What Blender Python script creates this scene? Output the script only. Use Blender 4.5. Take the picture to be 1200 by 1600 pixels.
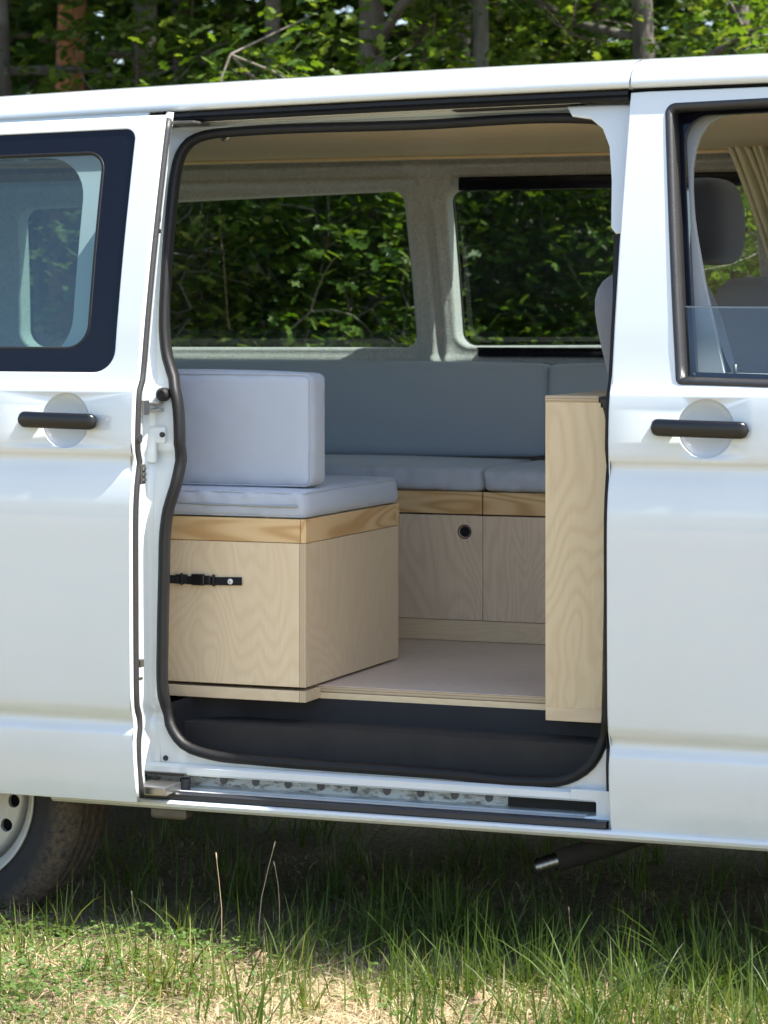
import bpy, bmesh, math, random
import numpy as np
from mathutils import Vector
from mathutils.geometry import delaunay_2d_cdt
from math import sin, cos, pi, radians, sqrt

S = bpy.context.scene
for o in list(bpy.data.objects): bpy.data.objects.remove(o)
# ------------------------------------------------------------------ camera, sky, sun, exposure
CAM = (1.601, -5.459, 1.31); YAW = radians(21.0)
cd = bpy.data.cameras.new('camera'); cam = bpy.data.objects.new('camera', cd); S.collection.objects.link(cam)
cam.location = CAM; cam.rotation_euler = (radians(90), 0, YAW)
cd.sensor_fit = 'VERTICAL'; cd.sensor_height = 36.0; cd.lens = 4300 / 1600 * 36.0
cd.shift_y = -(800 - 495) / 1600; cd.clip_start = .05; cd.clip_end = 600
cd.dof.use_dof = True; cd.dof.focus_distance = 6.0; cd.dof.aperture_fstop = 7.1
S.camera = cam
SUN = Vector((.65, .058, 1.0)).normalized()
w = bpy.data.worlds.new('World'); S.world = w; w.use_nodes = True
nt = w.node_tree; bg = nt.nodes['Background']
sky = nt.nodes.new('ShaderNodeTexSky'); sky.sky_type = 'NISHITA'; sky.sun_disc = False
sky.sun_elevation = math.asin(SUN.z); sky.sun_rotation = math.atan2(SUN.x, SUN.y)
sky.air_density = 1.0; sky.dust_density = 1.5
nt.links.new(sky.outputs[0], bg.inputs[0]); bg.inputs[1].default_value = .12
ld = bpy.data.lights.new('sun', 'SUN'); lo = bpy.data.objects.new('sun', ld); S.collection.objects.link(lo)
ld.energy = 4.6; ld.angle = radians(.53); ld.color = (1, .96, .9)
lo.rotation_euler = SUN.to_track_quat('Z', 'Y').to_euler(); lo.location = (6, 1, 10)
S.view_settings.view_transform = 'Standard'; S.view_settings.look = 'None'
S.view_settings.exposure = 1.56; S.view_settings.gamma = 1; S.view_settings.use_curve_mapping = False
S.cycles.max_bounces = 10; S.cycles.transparent_max_bounces = 24; S.cycles.use_denoising = True
S.cycles.caustics_reflective = False; S.cycles.caustics_refractive = False

GZ = -.08
R = random.Random(7); RNG = np.random.default_rng(11)

# ------------------------------------------------------------------ materials
def new_mat(name):
    m = bpy.data.materials.new(name); m.use_nodes = True
    n = m.node_tree; n.nodes.clear()
    out = n.nodes.new('ShaderNodeOutputMaterial')
    return m, n, out
def N(nt, typ, ins=None, **kw):
    n = nt.nodes.new(typ)
    for k, v in kw.items(): setattr(n, k, v)
    for k, v in (ins or {}).items():
        if hasattr(v, 'node'): nt.links.new(v, n.inputs[k])
        else: n.inputs[k].default_value = v
    return n
def c4(c): return (c[0], c[1], c[2], 1)
def coords(nt, scale=(1, 1, 1), kind='Object', rot=(0, 0, 0)):
    t = N(nt, 'ShaderNodeTexCoord')
    return N(nt, 'ShaderNodeMapping', {'Vector': t.outputs[kind], 'Scale': scale, 'Rotation': rot}).outputs[0]
def noise(nt, vec, scale=5, detail=4, rough=.55, dist=0):
    return N(nt, 'ShaderNodeTexNoise', {'Vector': vec, 'Scale': scale, 'Detail': detail, 'Roughness': rough, 'Distortion': dist}).outputs['Fac']
def ramp(nt, fac, stops, interp='LINEAR'):
    r = N(nt, 'ShaderNodeValToRGB', {'Fac': fac}); r.color_ramp.interpolation = interp
    e = r.color_ramp.elements
    while len(e) < len(stops): e.new(.5)
    for i, (p, c) in enumerate(stops): e[i].position = p; e[i].color = c4(c) if len(c) == 3 else c
    return r.outputs['Color']
def mix(nt, fac, a, b, blend='MIX'):
    m = N(nt, 'ShaderNodeMix', data_type='RGBA', blend_type=blend)
    for k, v in ((0, fac), (6, a), (7, b)):
        if hasattr(v, 'node'): nt.links.new(v, m.inputs[k])
        else: m.inputs[k].default_value = v if k == 0 else c4(v)
    return m.outputs[2]
def bump(nt, h, strength=.2, dist=.01):
    return N(nt, 'ShaderNodeBump', {'Height': h, 'Strength': strength, 'Distance': dist}).outputs[0]
def bsdf(nt, out, **ins):
    b = N(nt, 'ShaderNodeBsdfPrincipled', {k.replace('_', ' '): v for k, v in ins.items()})
    nt.links.new(b.outputs[0], out.inputs[0]); return b
def simple(name, c1, c2=None, rough=.5, nscale=20, bstr=0, bscale=200, metal=0, coat=0, spec=.5, bdist=.002):
    m, nt, out = new_mat(name)
    v = coords(nt)
    col = c4(c1)
    if c2: col = mix(nt, noise(nt, v, nscale, 6, .6), c1, c2)
    b = bsdf(nt, out, Base_Color=col, Roughness=rough, Metallic=metal)
    b.inputs['Specular IOR Level'].default_value = spec
    if coat: b.inputs['Coat Weight'].default_value = coat; b.inputs['Coat Roughness'].default_value = .04
    if bstr: nt.links.new(bump(nt, noise(nt, v, bscale, 3), bstr, bdist), b.inputs['Normal'])
    return m

def paint_mat():
    m, nt, out = new_mat('white_paint'); v = coords(nt)
    d = ramp(nt, noise(nt, v, 260, 2), [(0, (0, 0, 0)), (.74, (0, 0, 0)), (.80, (1, 1, 1))])
    d2 = ramp(nt, noise(nt, v, 3.5, 5), [(.35, (0, 0, 0)), (.75, (1, 1, 1))])
    geo = N(nt, 'ShaderNodeNewGeometry')
    z = N(nt, 'ShaderNodeSeparateXYZ', {0: geo.outputs['Position']}).outputs[2]
    low = N(nt, 'ShaderNodeMapRange', {0: z, 1: .75, 2: .2, 3: 0., 4: .55}).outputs[0]
    f = N(nt, 'ShaderNodeMath', {0: d2, 1: low}, operation='MULTIPLY').outputs[0]
    col = mix(nt, f, (.63, .675, .69), (.54, .535, .50))          # road film on the lower panels
    col = mix(nt, N(nt, 'ShaderNodeMath', {0: d, 1: .22}, operation='MULTIPLY').outputs[0], col, (.3, .27, .23))
    b = bsdf(nt, out, Base_Color=col, Roughness=.42)
    b.inputs['Coat Weight'].default_value = 1.; b.inputs['Coat Roughness'].default_value = .025; b.inputs['Coat IOR'].default_value = 1.62
    nt.links.new(bump(nt, noise(nt, v, 4, 2), .04, .02), b.inputs['Coat Normal'])
    return m
def dirty_paint():
    m, nt, out = new_mat('dirty_sill_paint'); v = coords(nt, (1, 1, 2.5))
    a = ramp(nt, noise(nt, v, 30, 8, .7), [(.48, (0, 0, 0)), (.62, (1, 1, 1))])
    col = mix(nt, a, (.68, .70, .68), (.20, .18, .15))
    b = bsdf(nt, out, Base_Color=col, Roughness=.5)
    return m
def ply_mat(name, axis, base=(.78, .62, .41), dark=(.58, .40, .22), seed=0., amount=.42, rings=34):
    m, nt, out = new_mat(name)
    sc = {'z': (3.6, 3.6, 1.5), 'x': (1.5, 3.6, 3.6), 'y': (3.6, 1.5, 3.6)}[axis]
    t = N(nt, 'ShaderNodeTexCoord')
    mp = N(nt, 'ShaderNodeMapping', {'Vector': t.outputs['Object'], 'Scale': sc, 'Location': (seed, seed * .7, seed * 1.3)}).outputs[0]
    n = noise(nt, mp, 1.0, 2.4, .42, .6)
    s = N(nt, 'ShaderNodeMath', {0: n, 1: rings * 2 * pi}, operation='MULTIPLY').outputs[0]
    s = N(nt, 'ShaderNodeMath', {0: s}, operation='SINE').outputs[0]
    s = N(nt, 'ShaderNodeMapRange', {0: s, 1: -1., 2: 1., 3: 0., 4: 1.}).outputs[0]
    s = N(nt, 'ShaderNodeMath', {0: s, 1: 1.7}, operation='POWER').outputs[0]
    big = noise(nt, mp, .9, 3)
    col = mix(nt, big, tuple(x * 1.06 for x in base), tuple(x * .90 for x in base))
    k = N(nt, 'ShaderNodeMath', {0: s, 1: amount * .55}, operation='MULTIPLY').outputs[0]
    col = mix(nt, k, col, dark)
    fs = {'z': (220, 220, 7), 'x': (7, 220, 220), 'y': (220, 7, 220)}[axis]
    fv = N(nt, 'ShaderNodeMapping', {'Vector': t.outputs['Object'], 'Scale': fs}).outputs[0]
    fib = noise(nt, fv, 1, 3)
    fr = ramp(nt, fib, [(.35, (0, 0, 0)), (.75, (1, 1, 1))])
    col = mix(nt, N(nt, 'ShaderNodeMath', {0: fr, 1: .2}, operation='MULTIPLY').outputs[0], col, dark)
    fleck = ramp(nt, noise(nt, N(nt, 'ShaderNodeMapping', {'Vector': t.outputs['Object'], 'Scale': tuple(x * .16 for x in fs)}).outputs[0], 1, 2), [(.745, (0, 0, 0)), (.80, (1, 1, 1))])
    col = mix(nt, N(nt, 'ShaderNodeMath', {0: fleck, 1: .55}, operation='MULTIPLY').outputs[0], col, (.26, .15, .07))
    b = bsdf(nt, out, Base_Color=col, Roughness=.48)
    nt.links.new(bump(nt, fib, .06, .001), b.inputs['Normal'])
    return m
def pine_mat(name, axis):
    m, nt, out = new_mat(name)
    sc = {'x': (1.2, 9, 9), 'y': (9, 1.2, 9)}[axis]
    t = N(nt, 'ShaderNodeTexCoord')
    mp = N(nt, 'ShaderNodeMapping', {'Vector': t.outputs['Object'], 'Scale': sc}).outputs[0]
    n = noise(nt, mp, 1.0, 1.5, .4, .5)
    s = N(nt, 'ShaderNodeMath', {0: n, 1: 62.}, operation='MULTIPLY').outputs[0]
    s = N(nt, 'ShaderNodeMath', {0: s}, operation='SINE').outputs[0]
    s = N(nt, 'ShaderNodeMapRange', {0: s, 1: -1., 2: 1., 3: 0., 4: 1.}).outputs[0]
    col = ramp(nt, s, [(0, (.72, .50, .26)), (.55, (.69, .46, .22)), (1, (.55, .32, .13))])
    vo = N(nt, 'ShaderNodeTexVoronoi', {'Vector': N(nt, 'ShaderNodeMapping', {'Vector': t.outputs['Object'], 'Scale': {'x': (2.6, 9, 9), 'y': (9, 2.6, 9)}[axis]}).outputs[0], 'Scale': 1.})
    k = ramp(nt, vo.outputs['Distance'], [(.03, (1, 1, 1)), (.13, (0, 0, 0))])
    col = mix(nt, N(nt, 'ShaderNodeMath', {0: k, 1: .7}, operation='MULTIPLY').outputs[0], col, (.36, .15, .05))
    b = bsdf(nt, out, Base_Color=col, Roughness=.45)
    return m
def plyedge_mat(ax=2):
    m, nt, out = new_mat('plywood_edge' if ax == 2 else 'plywood_edge_upright')
    t = N(nt, 'ShaderNodeTexCoord')
    z = N(nt, 'ShaderNodeSeparateXYZ', {0: t.outputs['Object']})
    s = N(nt, 'ShaderNodeMath', {0: z.outputs[ax], 1: 2 * pi / (.0056 if ax == 2 else .0048)}, operation='MULTIPLY').outputs[0]
    s = N(nt, 'ShaderNodeMath', {0: s}, operation='SINE').outputs[0]
    s = N(nt, 'ShaderNodeMapRange', {0: s, 1: -.4, 2: .6}).outputs[0]
    n = noise(nt, coords(nt, (40, 40, 400) if ax == 2 else (400, 40, 40)), 1, 3)
    col = mix(nt, s, (.62, .49, .32), (.30, .19, .10) if ax == 2 else (.46, .35, .22))
    col = mix(nt, n, col, (.52, .40, .26))
    bsdf(nt, out, Base_Color=col, Roughness=.7)
    return m
def fabric_mat(name, c1, c2, sc=900, bs=.25):
    m, nt, out = new_mat(name); v = coords(nt)
    col = mix(nt, noise(nt, v, sc, 2), c1, c2)
    b = bsdf(nt, out, Base_Color=col, Roughness=.85)
    b.inputs['Sheen Weight'].default_value = .25; b.inputs['Specular IOR Level'].default_value = .2
    big = noise(nt, v, 9, 3); fine = noise(nt, v, sc, 2)
    h = N(nt, 'ShaderNodeMath', {0: big, 1: fine}, operation='ADD').outputs[0]
    nt.links.new(bump(nt, h, bs, .004), b.inputs['Normal'])
    return m
def felt_mat():
    m, nt, out = new_mat('grey_felt'); v = coords(nt)
    n1 = noise(nt, v, 150, 4, .75); n2 = noise(nt, v, 28, 5)
    col = mix(nt, n1, (.16, .165, .165), (.88, .89, .89))
    col = mix(nt, N(nt, 'ShaderNodeMath', {0: n2, 1: .5}, operation='MULTIPLY').outputs[0], col, (.25, .25, .245))
    b = bsdf(nt, out, Base_Color=col, Roughness=.95); b.inputs['Specular IOR Level'].default_value = .1
    b.inputs['Sheen Weight'].default_value = .4
    nt.links.new(bump(nt, n1, .6, .004), b.inputs['Normal'])
    return m
def glass_mat(name, tint, refl=1.0, rough=0.0, tone=(1, 1, 1)):
    m, nt, out = new_mat(name)
    tr = N(nt, 'ShaderNodeBsdfTransparent', {'Color': c4(tint)})
    gl = N(nt, 'ShaderNodeBsdfGlossy', {'Color': c4(tone), 'Roughness': rough})
    fr = N(nt, 'ShaderNodeFresnel', {'IOR': 1.5})
    v = coords(nt)
    nt.links.new(bump(nt, noise(nt, v, 2.2, 2), .03, .03), gl.inputs['Normal'])
    f = N(nt, 'ShaderNodeMath', {0: fr.outputs[0], 1: refl}, operation='MULTIPLY', use_clamp=True).outputs[0]
    sp = ramp(nt, noise(nt, v, 170, 2), [(.76, (0, 0, 0)), (.80, (1, 1, 1))])       # dust specks
    mx = N(nt, 'ShaderNodeMixShader', {0: f}); nt.links.new(tr.outputs[0], mx.inputs[1]); nt.links.new(gl.outputs[0], mx.inputs[2])
    df = N(nt, 'ShaderNodeBsdfDiffuse', {'Color': (.5, .5, .47, 1)})
    f2 = N(nt, 'ShaderNodeMath', {0: sp, 1: .3}, operation='MULTIPLY').outputs[0]
    mx2 = N(nt, 'ShaderNodeMixShader', {0: f2}); nt.links.new(mx.outputs[0], mx2.inputs[1]); nt.links.new(df.outputs[0], mx2.inputs[2])
    nt.links.new(mx2.outputs[0], out.inputs[0])
    return m
def leaf_mat(name, cols, trans=.45, rough=.45):
    m, nt, out = new_mat(name)
    g = N(nt, 'ShaderNodeNewGeometry')
    n = len(cols)
    col = ramp(nt, g.outputs['Random Per Island'], [(i / max(1, n - 1), c) for i, c in enumerate(cols)])
    b = N(nt, 'ShaderNodeBsdfPrincipled', {'Base Color': col, 'Roughness': rough})
    b.inputs['Specular IOR Level'].default_value = .35
    hs = N(nt, 'ShaderNodeHueSaturation', {'Hue': .485, 'Saturation': 1.15, 'Value': 1.7, 'Color': col})
    t = N(nt, 'ShaderNodeBsdfTranslucent', {'Color': hs.outputs[0]})
    mx = N(nt, 'ShaderNodeMixShader', {0: trans}); nt.links.new(b.outputs[0], mx.inputs[1]); nt.links.new(t.outputs[0], mx.inputs[2])
    nt.links.new(mx.outputs[0], out.inputs[0])
    return m
def bark_mat(name, c1, c2, c3):
    m, nt, out = new_mat(name); v = coords(nt, (9, 9, 2.2))
    n = noise(nt, v, 2.2, 7, .7); n2 = noise(nt, coords(nt), 3.0, 3)
    col = ramp(nt, n, [(.3, c1), (.62, c2)])
    col = mix(nt, ramp(nt, n2, [(.5, (0, 0, 0)), (.68, (1, 1, 1))]), col, c3)
    b = bsdf(nt, out, Base_Color=col, Roughness=.9)
    nt.links.new(bump(nt, n, .9, .03), b.inputs['Normal'])
    return m
def ground_mat():
    m, nt, out = new_mat('ground_litter'); v = coords(nt)
    n = noise(nt, v, 1.3, 6, .6); f = noise(nt, v, 70, 6, .75)
    col = ramp(nt, f, [(.3, (.14, .10, .055)), (.46, (.34, .27, .165)), (.6, (.52, .43, .28)), (.78, (.64, .55, .39))])
    g = ramp(nt, n, [(.46, (0, 0, 0)), (.64, (1, 1, 1))])
    col = mix(nt, N(nt, 'ShaderNodeMath', {0: g, 1: .4}, operation='MULTIPLY').outputs[0], col, (.17, .19, .06))
    b = bsdf(nt, out, Base_Color=col, Roughness=1.); b.inputs['Specular IOR Level'].default_value = .1
    nt.links.new(bump(nt, f, .9, .03), b.inputs['Normal'])
    return m
def tyre_mat():
    m, nt, out = new_mat('tyre_rubber'); v = coords(nt)
    t = N(nt, 'ShaderNodeTexCoord'); s = N(nt, 'ShaderNodeSeparateXYZ', {0: t.outputs['Object']})
    r = N(nt, 'ShaderNodeMath', {0: N(nt, 'ShaderNodeMath', {0: s.outputs[0], 1: s.outputs[0]}, operation='MULTIPLY').outputs[0],
                                 1: N(nt, 'ShaderNodeMath', {0: s.outputs[2], 1: s.outputs[2]}, operation='MULTIPLY').outputs[0]}, operation='ADD').outputs[0]
    r = N(nt, 'ShaderNodeMath', {0: r}, operation='SQRT').outputs[0]
    band = N(nt, 'ShaderNodeMapRange', {0: r, 1: .258, 2: .292, 3: 0., 4: 1.}).outputs[0]
    n = noise(nt, v, 75, 8, .75)
    f = N(nt, 'ShaderNodeMath', {0: ramp(nt, n, [(.36, (0, 0, 0)), (.66, (1, 1, 1))]), 1: band}, operation='MULTIPLY').outputs[0]
    col = mix(nt, f, (.013, .013, .015), (.12, .088, .056))                     # dried mud on the shoulder
    b = bsdf(nt, out, Base_Color=col, Roughness=.75)
    nt.links.new(bump(nt, noise(nt, v, 90, 3), .3, .003), b.inputs['Normal'])
    return m
M = dict(
    paint=paint_mat(), dirty=dirty_paint(), rubber=simple('black_rubber', (.008, .008, .009), (.014, .014, .014), .5, 30, .15, 300, spec=.3),
    seal=simple('weathered_seal', (.022, .022, .023), (.036, .035, .035), .45, 60, .35, 260),
    strip=simple('sill_rubber', (.02, .022, .028), None, .35), plastic=simple('step_plastic', (.011, .012, .015), (.02, .021, .024), .55, 14, .4, 500, spec=.3),
    blackgloss=simple('window_border_black', (.004, .005, .010), None, .06, spec=.32), handle=simple('handle_black', (.006, .006, .007), None, .28, 30, .1, 500),
    metal=simple('zinc_metal', (.46, .45, .43), (.3, .29, .27), .35, 40, metal=1), darkmetal=simple('dark_metal', (.09, .085, .08), (.16, .15, .13), .5, 60, metal=.7),
    dirtytrack=simple('grimy_track', (.06, .055, .05), (.22, .21, .19), .6, 45), under=simple('underbody_black', (.016, .015, .014), (.04, .035, .03), .85, 20),
    plyz=ply_mat('birch_plywood', 'z', seed=1.3), plyz2=ply_mat('birch_plywood_side', 'z', seed=5.1, base=(.71, .56, .375)), plyz3=ply_mat('birch_plywood_door', 'z', seed=9.7, base=(.80, .63, .45), dark=(.46, .34, .235)),
    plyz4=ply_mat('birch_plywood_cabinet', 'z', seed=14.2, base=(.76, .61, .385), amount=.6, rings=24), plyx=ply_mat('birch_plywood_long', 'x', seed=3.3), plyfloor=ply_mat('birch_floor', 'x', seed=6.2, base=(.69, .565, .46), dark=(.36, .27, .2), amount=.3),
    plyceil=ply_mat('birch_ceiling', 'x', seed=8.8, base=(.78, .63, .40), amount=.35), pinex=pine_mat('pine_long', 'x'), piney=pine_mat('pine_cross', 'y'), edge=plyedge_mat(), edgev=plyedge_mat(0),
    cushion=fabric_mat('blue_grey_canvas', (.42, .46, .53), (.52, .56, .63)), backc=fabric_mat('slate_blue_canvas', (.34, .395, .46), (.43, .485, .55)), felt=felt_mat(),
    seatgrey=fabric_mat('seat_fabric_grey', (.16, .165, .185), (.24, .245, .26), 500), headgrey=fabric_mat('headrest_fabric', (.020, .019, .018), (.034, .032, .030), 600),
    trim=simple('grey_trim', (.30, .32, .33), (.34, .36, .37), .55, 40, .2, 500), curtain=fabric_mat('khaki_curtain', (.58, .57, .43), (.68, .66, .52), 500, .1),
    belt=fabric_mat('belt_webbing', (.012, .012, .014), (.03, .03, .032), 700), strapm=fabric_mat('strap_webbing', (.008, .008, .009), (.018, .018, .02), 700), white=simple('white_plastic', (.72, .72, .7), None, .4),
    glass=glass_mat('door_glass', (.62, .78, .76), 1.6), privacy=glass_mat('dark_tinted_glass', (.43, .52, .46), .9), clear=glass_mat('clear_glass', (.72, .82, .82), 2.0),
    tyre=tyre_mat(), rim=simple('wheel_grey_paint', (.52, .52, .49), (.42, .41, .38), .4, 25, metal=.25), dark=simple('interior_dark', (.03, .03, .032), None, .8),
    ground=ground_mat(),
    oak=leaf_mat('oak_leaves', [(.028, .062, .012), (.052, .10, .016), (.08, .135, .022), (.12, .165, .032)]),
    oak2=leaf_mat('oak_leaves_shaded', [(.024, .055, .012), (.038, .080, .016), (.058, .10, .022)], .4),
    yellowleaf=leaf_mat('added_bush_leaves', [(.13, .155, .03), (.18, .19, .05), (.09, .12, .025)]),
    grass=leaf_mat('grass_blades', [(.07, .11, .018), (.11, .16, .028), (.17, .20, .05), (.24, .23, .09)], .35),
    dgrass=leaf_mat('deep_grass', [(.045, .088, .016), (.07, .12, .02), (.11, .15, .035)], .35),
    straw=leaf_mat('dry_straw', [(.50, .40, .24), (.60, .50, .31), (.42, .31, .18), (.66, .57, .38)], .2, .7),
    weed=leaf_mat('clover_leaves', [(.06, .12, .025), (.09, .155, .035), (.13, .19, .05)], .35),
    litter=leaf_mat('leaf_litter', [(.20, .12, .065), (.31, .21, .13), (.14, .085, .05), (.38, .28, .19)], .15, .8),
    barkoak=bark_mat('oak_bark', (.045, .037, .030), (.12, .105, .088), (.16, .165, .14)), barkpine=bark_mat('pine_bark', (.13, .05, .025), (.36, .16, .075), (.28, .13, .065)),
    barkpale=bark_mat('pale_bark', (.05, .046, .04), (.20, .19, .165), (.12, .125, .10)),
    twig=bark_mat('twig_bark', (.09, .075, .055), (.22, .19, .15), (.17, .15, .12)),
)

# ------------------------------------------------------------------ builders
def wloc(o):
    v = Vector((0, 0, 0))
    while o is not None: v += o.location; o = o.parent
    return v
def link(name, me, mat, parent=None, loc=None):
    o = bpy.data.objects.new(name, me); S.collection.objects.link(o)
    if mat is not None and not me.materials:
        for mm in (mat if isinstance(mat, (list, tuple)) else [mat]): me.materials.append(mm)
    if parent is not None: o.parent = parent
    if loc is not None: o.location = loc
    return o
def obj(name, verts, faces, mat, parent=None, smooth=False, normals=None, loc=None, matidx=None):
    """world-space verts; loc = world position of the origin"""
    base = wloc(parent) if parent is not None else Vector((0, 0, 0))
    org = Vector(loc) if loc is not None else base
    me = bpy.data.meshes.new(name)
    me.from_pydata([(v[0] - org.x, v[1] - org.y, v[2] - org.z) for v in verts], [], faces)
    if smooth: me.polygons.foreach_set('use_smooth', [True] * len(me.polygons))
    if matidx is not None: me.polygons.foreach_set('material_index', matidx)
    if normals is not None: me.normals_split_custom_set_from_vertices([tuple(n) for n in normals])
    me.update()
    return link(name, me, mat, parent, tuple(org - base))
def tag(o, label, cat=None, group=None, kind=None):
    if label: o['label'] = label
    if cat: o['category'] = cat
    if group: o['group'] = group
    if kind: o['kind'] = kind
    return o
def thing(name, loc, label, cat, group=None):
    o = bpy.data.objects.new(name, None); S.collection.objects.link(o); o.location = loc; o.empty_display_size = .1
    return tag(o, label, cat, group)
def bbox(name, x0, x1, y0, y1, z0, z1, mat, parent, bev=.0015, seg=2, matf=None, loc=None):
    bm = bmesh.new(); bmesh.ops.create_cube(bm, size=1)
    base = wloc(parent) if parent is not None else Vector((0, 0, 0))
    org = Vector(loc) if loc is not None else (base if parent is not None else Vector(((x0 + x1) / 2, (y0 + y1) / 2, z0)))
    for v in bm.verts: v.co = Vector(((x0, x1)[v.co.x > 0], (y0, y1)[v.co.y > 0], (z0, z1)[v.co.z > 0])) - org
    if bev: bmesh.ops.bevel(bm, geom=bm.edges[:], offset=bev, segments=seg, affect='EDGES', profile=.5)
    bm.normal_update()
    if matf:
        for f in bm.faces: f.material_index = matf(f.normal)
    me = bpy.data.meshes.new(name); bm.to_mesh(me); bm.free()
    return link(name, me, mat, parent, tuple(org - base))
def tube(path, rad, n=8, closed=False, caps=True, flat=1.0):
    """returns verts, faces; rad scalar or list"""
    P_ = [Vector(p) for p in path]; m = len(P_); V = []; Fc = []
    prev = None
    for i, p in enumerate(P_):
        a = P_[i - 1] if (i > 0 or closed) else p; b = P_[(i + 1) % m] if (i < m - 1 or closed) else p
        t = (b - a).normalized()
        if prev is None:
            u = t.cross(Vector((0, 0, 1)));  u = u if u.length > .05 else t.cross(Vector((0, 1, 0)))
        else: u = prev - t * prev.dot(t)
        u.normalize(); prev = u; v = t.cross(u)
        r = rad[i] if isinstance(rad, (list, tuple)) else rad
        for k in range(n):
            an = 2 * pi * k / n; V.append(p + u * (r * cos(an)) + v * (r * sin(an) * flat))
    for i in range(m if closed else m - 1):
        for k in range(n):
            j = (i + 1) % m; Fc.append((i * n + k, i * n + (k + 1) % n, j * n + (k + 1) % n, j * n + k))
    if caps and not closed:
        Fc.append(tuple(range(n - 1, -1, -1))); Fc.append(tuple((m - 1) * n + k for k in range(n)))
    return [tuple(v) for v in V], Fc
def catmull(pts, n, closed=True):
    pts = [np.array(p, float) for p in pts]; out = []; m = len(pts)
    for i in range(m if closed else m - 1):
        p0, p1, p2, p3 = pts[i - 1 if (i > 0 or closed) else 0], pts[i], pts[(i + 1) % m], pts[(i + 2) % m if closed else min(m - 1, i + 2)]
        L = np.linalg.norm(p2 - p1); k = max(2, int(L / n))
        a = np.linalg.norm(p1 - p0) + 1e-9; c = np.linalg.norm(p3 - p2) + 1e-9
        t1 = ((p2 - p1) / L + (p1 - p0) / a) * .5 if a > 1e-6 else (p2 - p1) / L
        t2 = ((p2 - p1) / L + (p3 - p2) / c) * .5 if c > 1e-6 else (p2 - p1) / L
        for j in range(k):
            s = j / k; h = (2 * s**3 - 3 * s**2 + 1, s**3 - 2 * s**2 + s, -2 * s**3 + 3 * s**2, s**3 - s**2)
            out.append(tuple(h[0] * p1 + h[1] * L * t1 + h[2] * p2 + h[3] * L * t2))
    if not closed: out.append(tuple(pts[-1]))
    return out
def rpoly(pts, seg=8):
    """closed polygon of (x, z, radius) with rounded corners, counter-clockwise"""
    out = []; m = len(pts)
    for i in range(m):
        p = Vector(pts[i][:2]); r = pts[i][2] if len(pts[i]) > 2 else 0
        if r <= 0: out.append(tuple(p)); continue
        a = (Vector(pts[i - 1][:2]) - p).normalized(); b = (Vector(pts[(i + 1) % m][:2]) - p).normalized()
        an = a.angle(b); d = r / math.tan(an / 2); c = p + (a + b).normalized() * (r / sin(an / 2))
        s = p + a * d; e = p + b * d
        a0 = math.atan2(s.y - c.y, s.x - c.x); a1 = math.atan2(e.y - c.y, e.x - c.x)
        da = (a1 - a0 + pi) % (2 * pi) - pi
        for k in range(seg + 1): out.append((c.x + r * cos(a0 + da * k / seg), c.y + r * sin(a0 + da * k / seg)))
    return out
def densify(loop, d):
    out = []
    for i in range(len(loop)):
        a, b = loop[i], loop[(i + 1) % len(loop)]; L = math.hypot(b[0] - a[0], b[1] - a[1]); k = max(1, int(math.ceil(L / d)))
        for j in range(k): out.append((a[0] + (b[0] - a[0]) * j / k, a[1] + (b[1] - a[1]) * j / k))
    return out
def inside(p, loop):
    x, y = p; c = False; n = len(loop); j = n - 1
    for i in range(n):
        xi, yi = loop[i]; xj, yj = loop[j]
        if (yi > y) != (yj > y) and x < (xj - xi) * (y - yi) / (yj - yi) + xi: c = not c
        j = i
    return c
def circle(cx, cz, r, n=32): return [(cx + r * cos(2 * pi * k / n), cz + r * sin(2 * pi * k / n)) for k in range(n)]
def inset(loop, d):
    """offset a counter-clockwise loop inwards by d"""
    out = []; n = len(loop)
    for i in range(n):
        a, p, b = Vector(loop[i - 1]), Vector(loop[i]), Vector(loop[(i + 1) % n])
        t1 = (p - a); t2 = (b - p)
        if t1.length < 1e-7 or t2.length < 1e-7: continue
        t1.normalize(); t2.normalize(); nn = Vector((-t1.y - t2.y, t1.x + t2.x)); nn.normalize()
        k = max(.5, nn.dot(Vector((-t1.y, t1.x)))); out.append((p.x + nn.x * d / k, p.y + nn.y * d / k))
    return out
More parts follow.
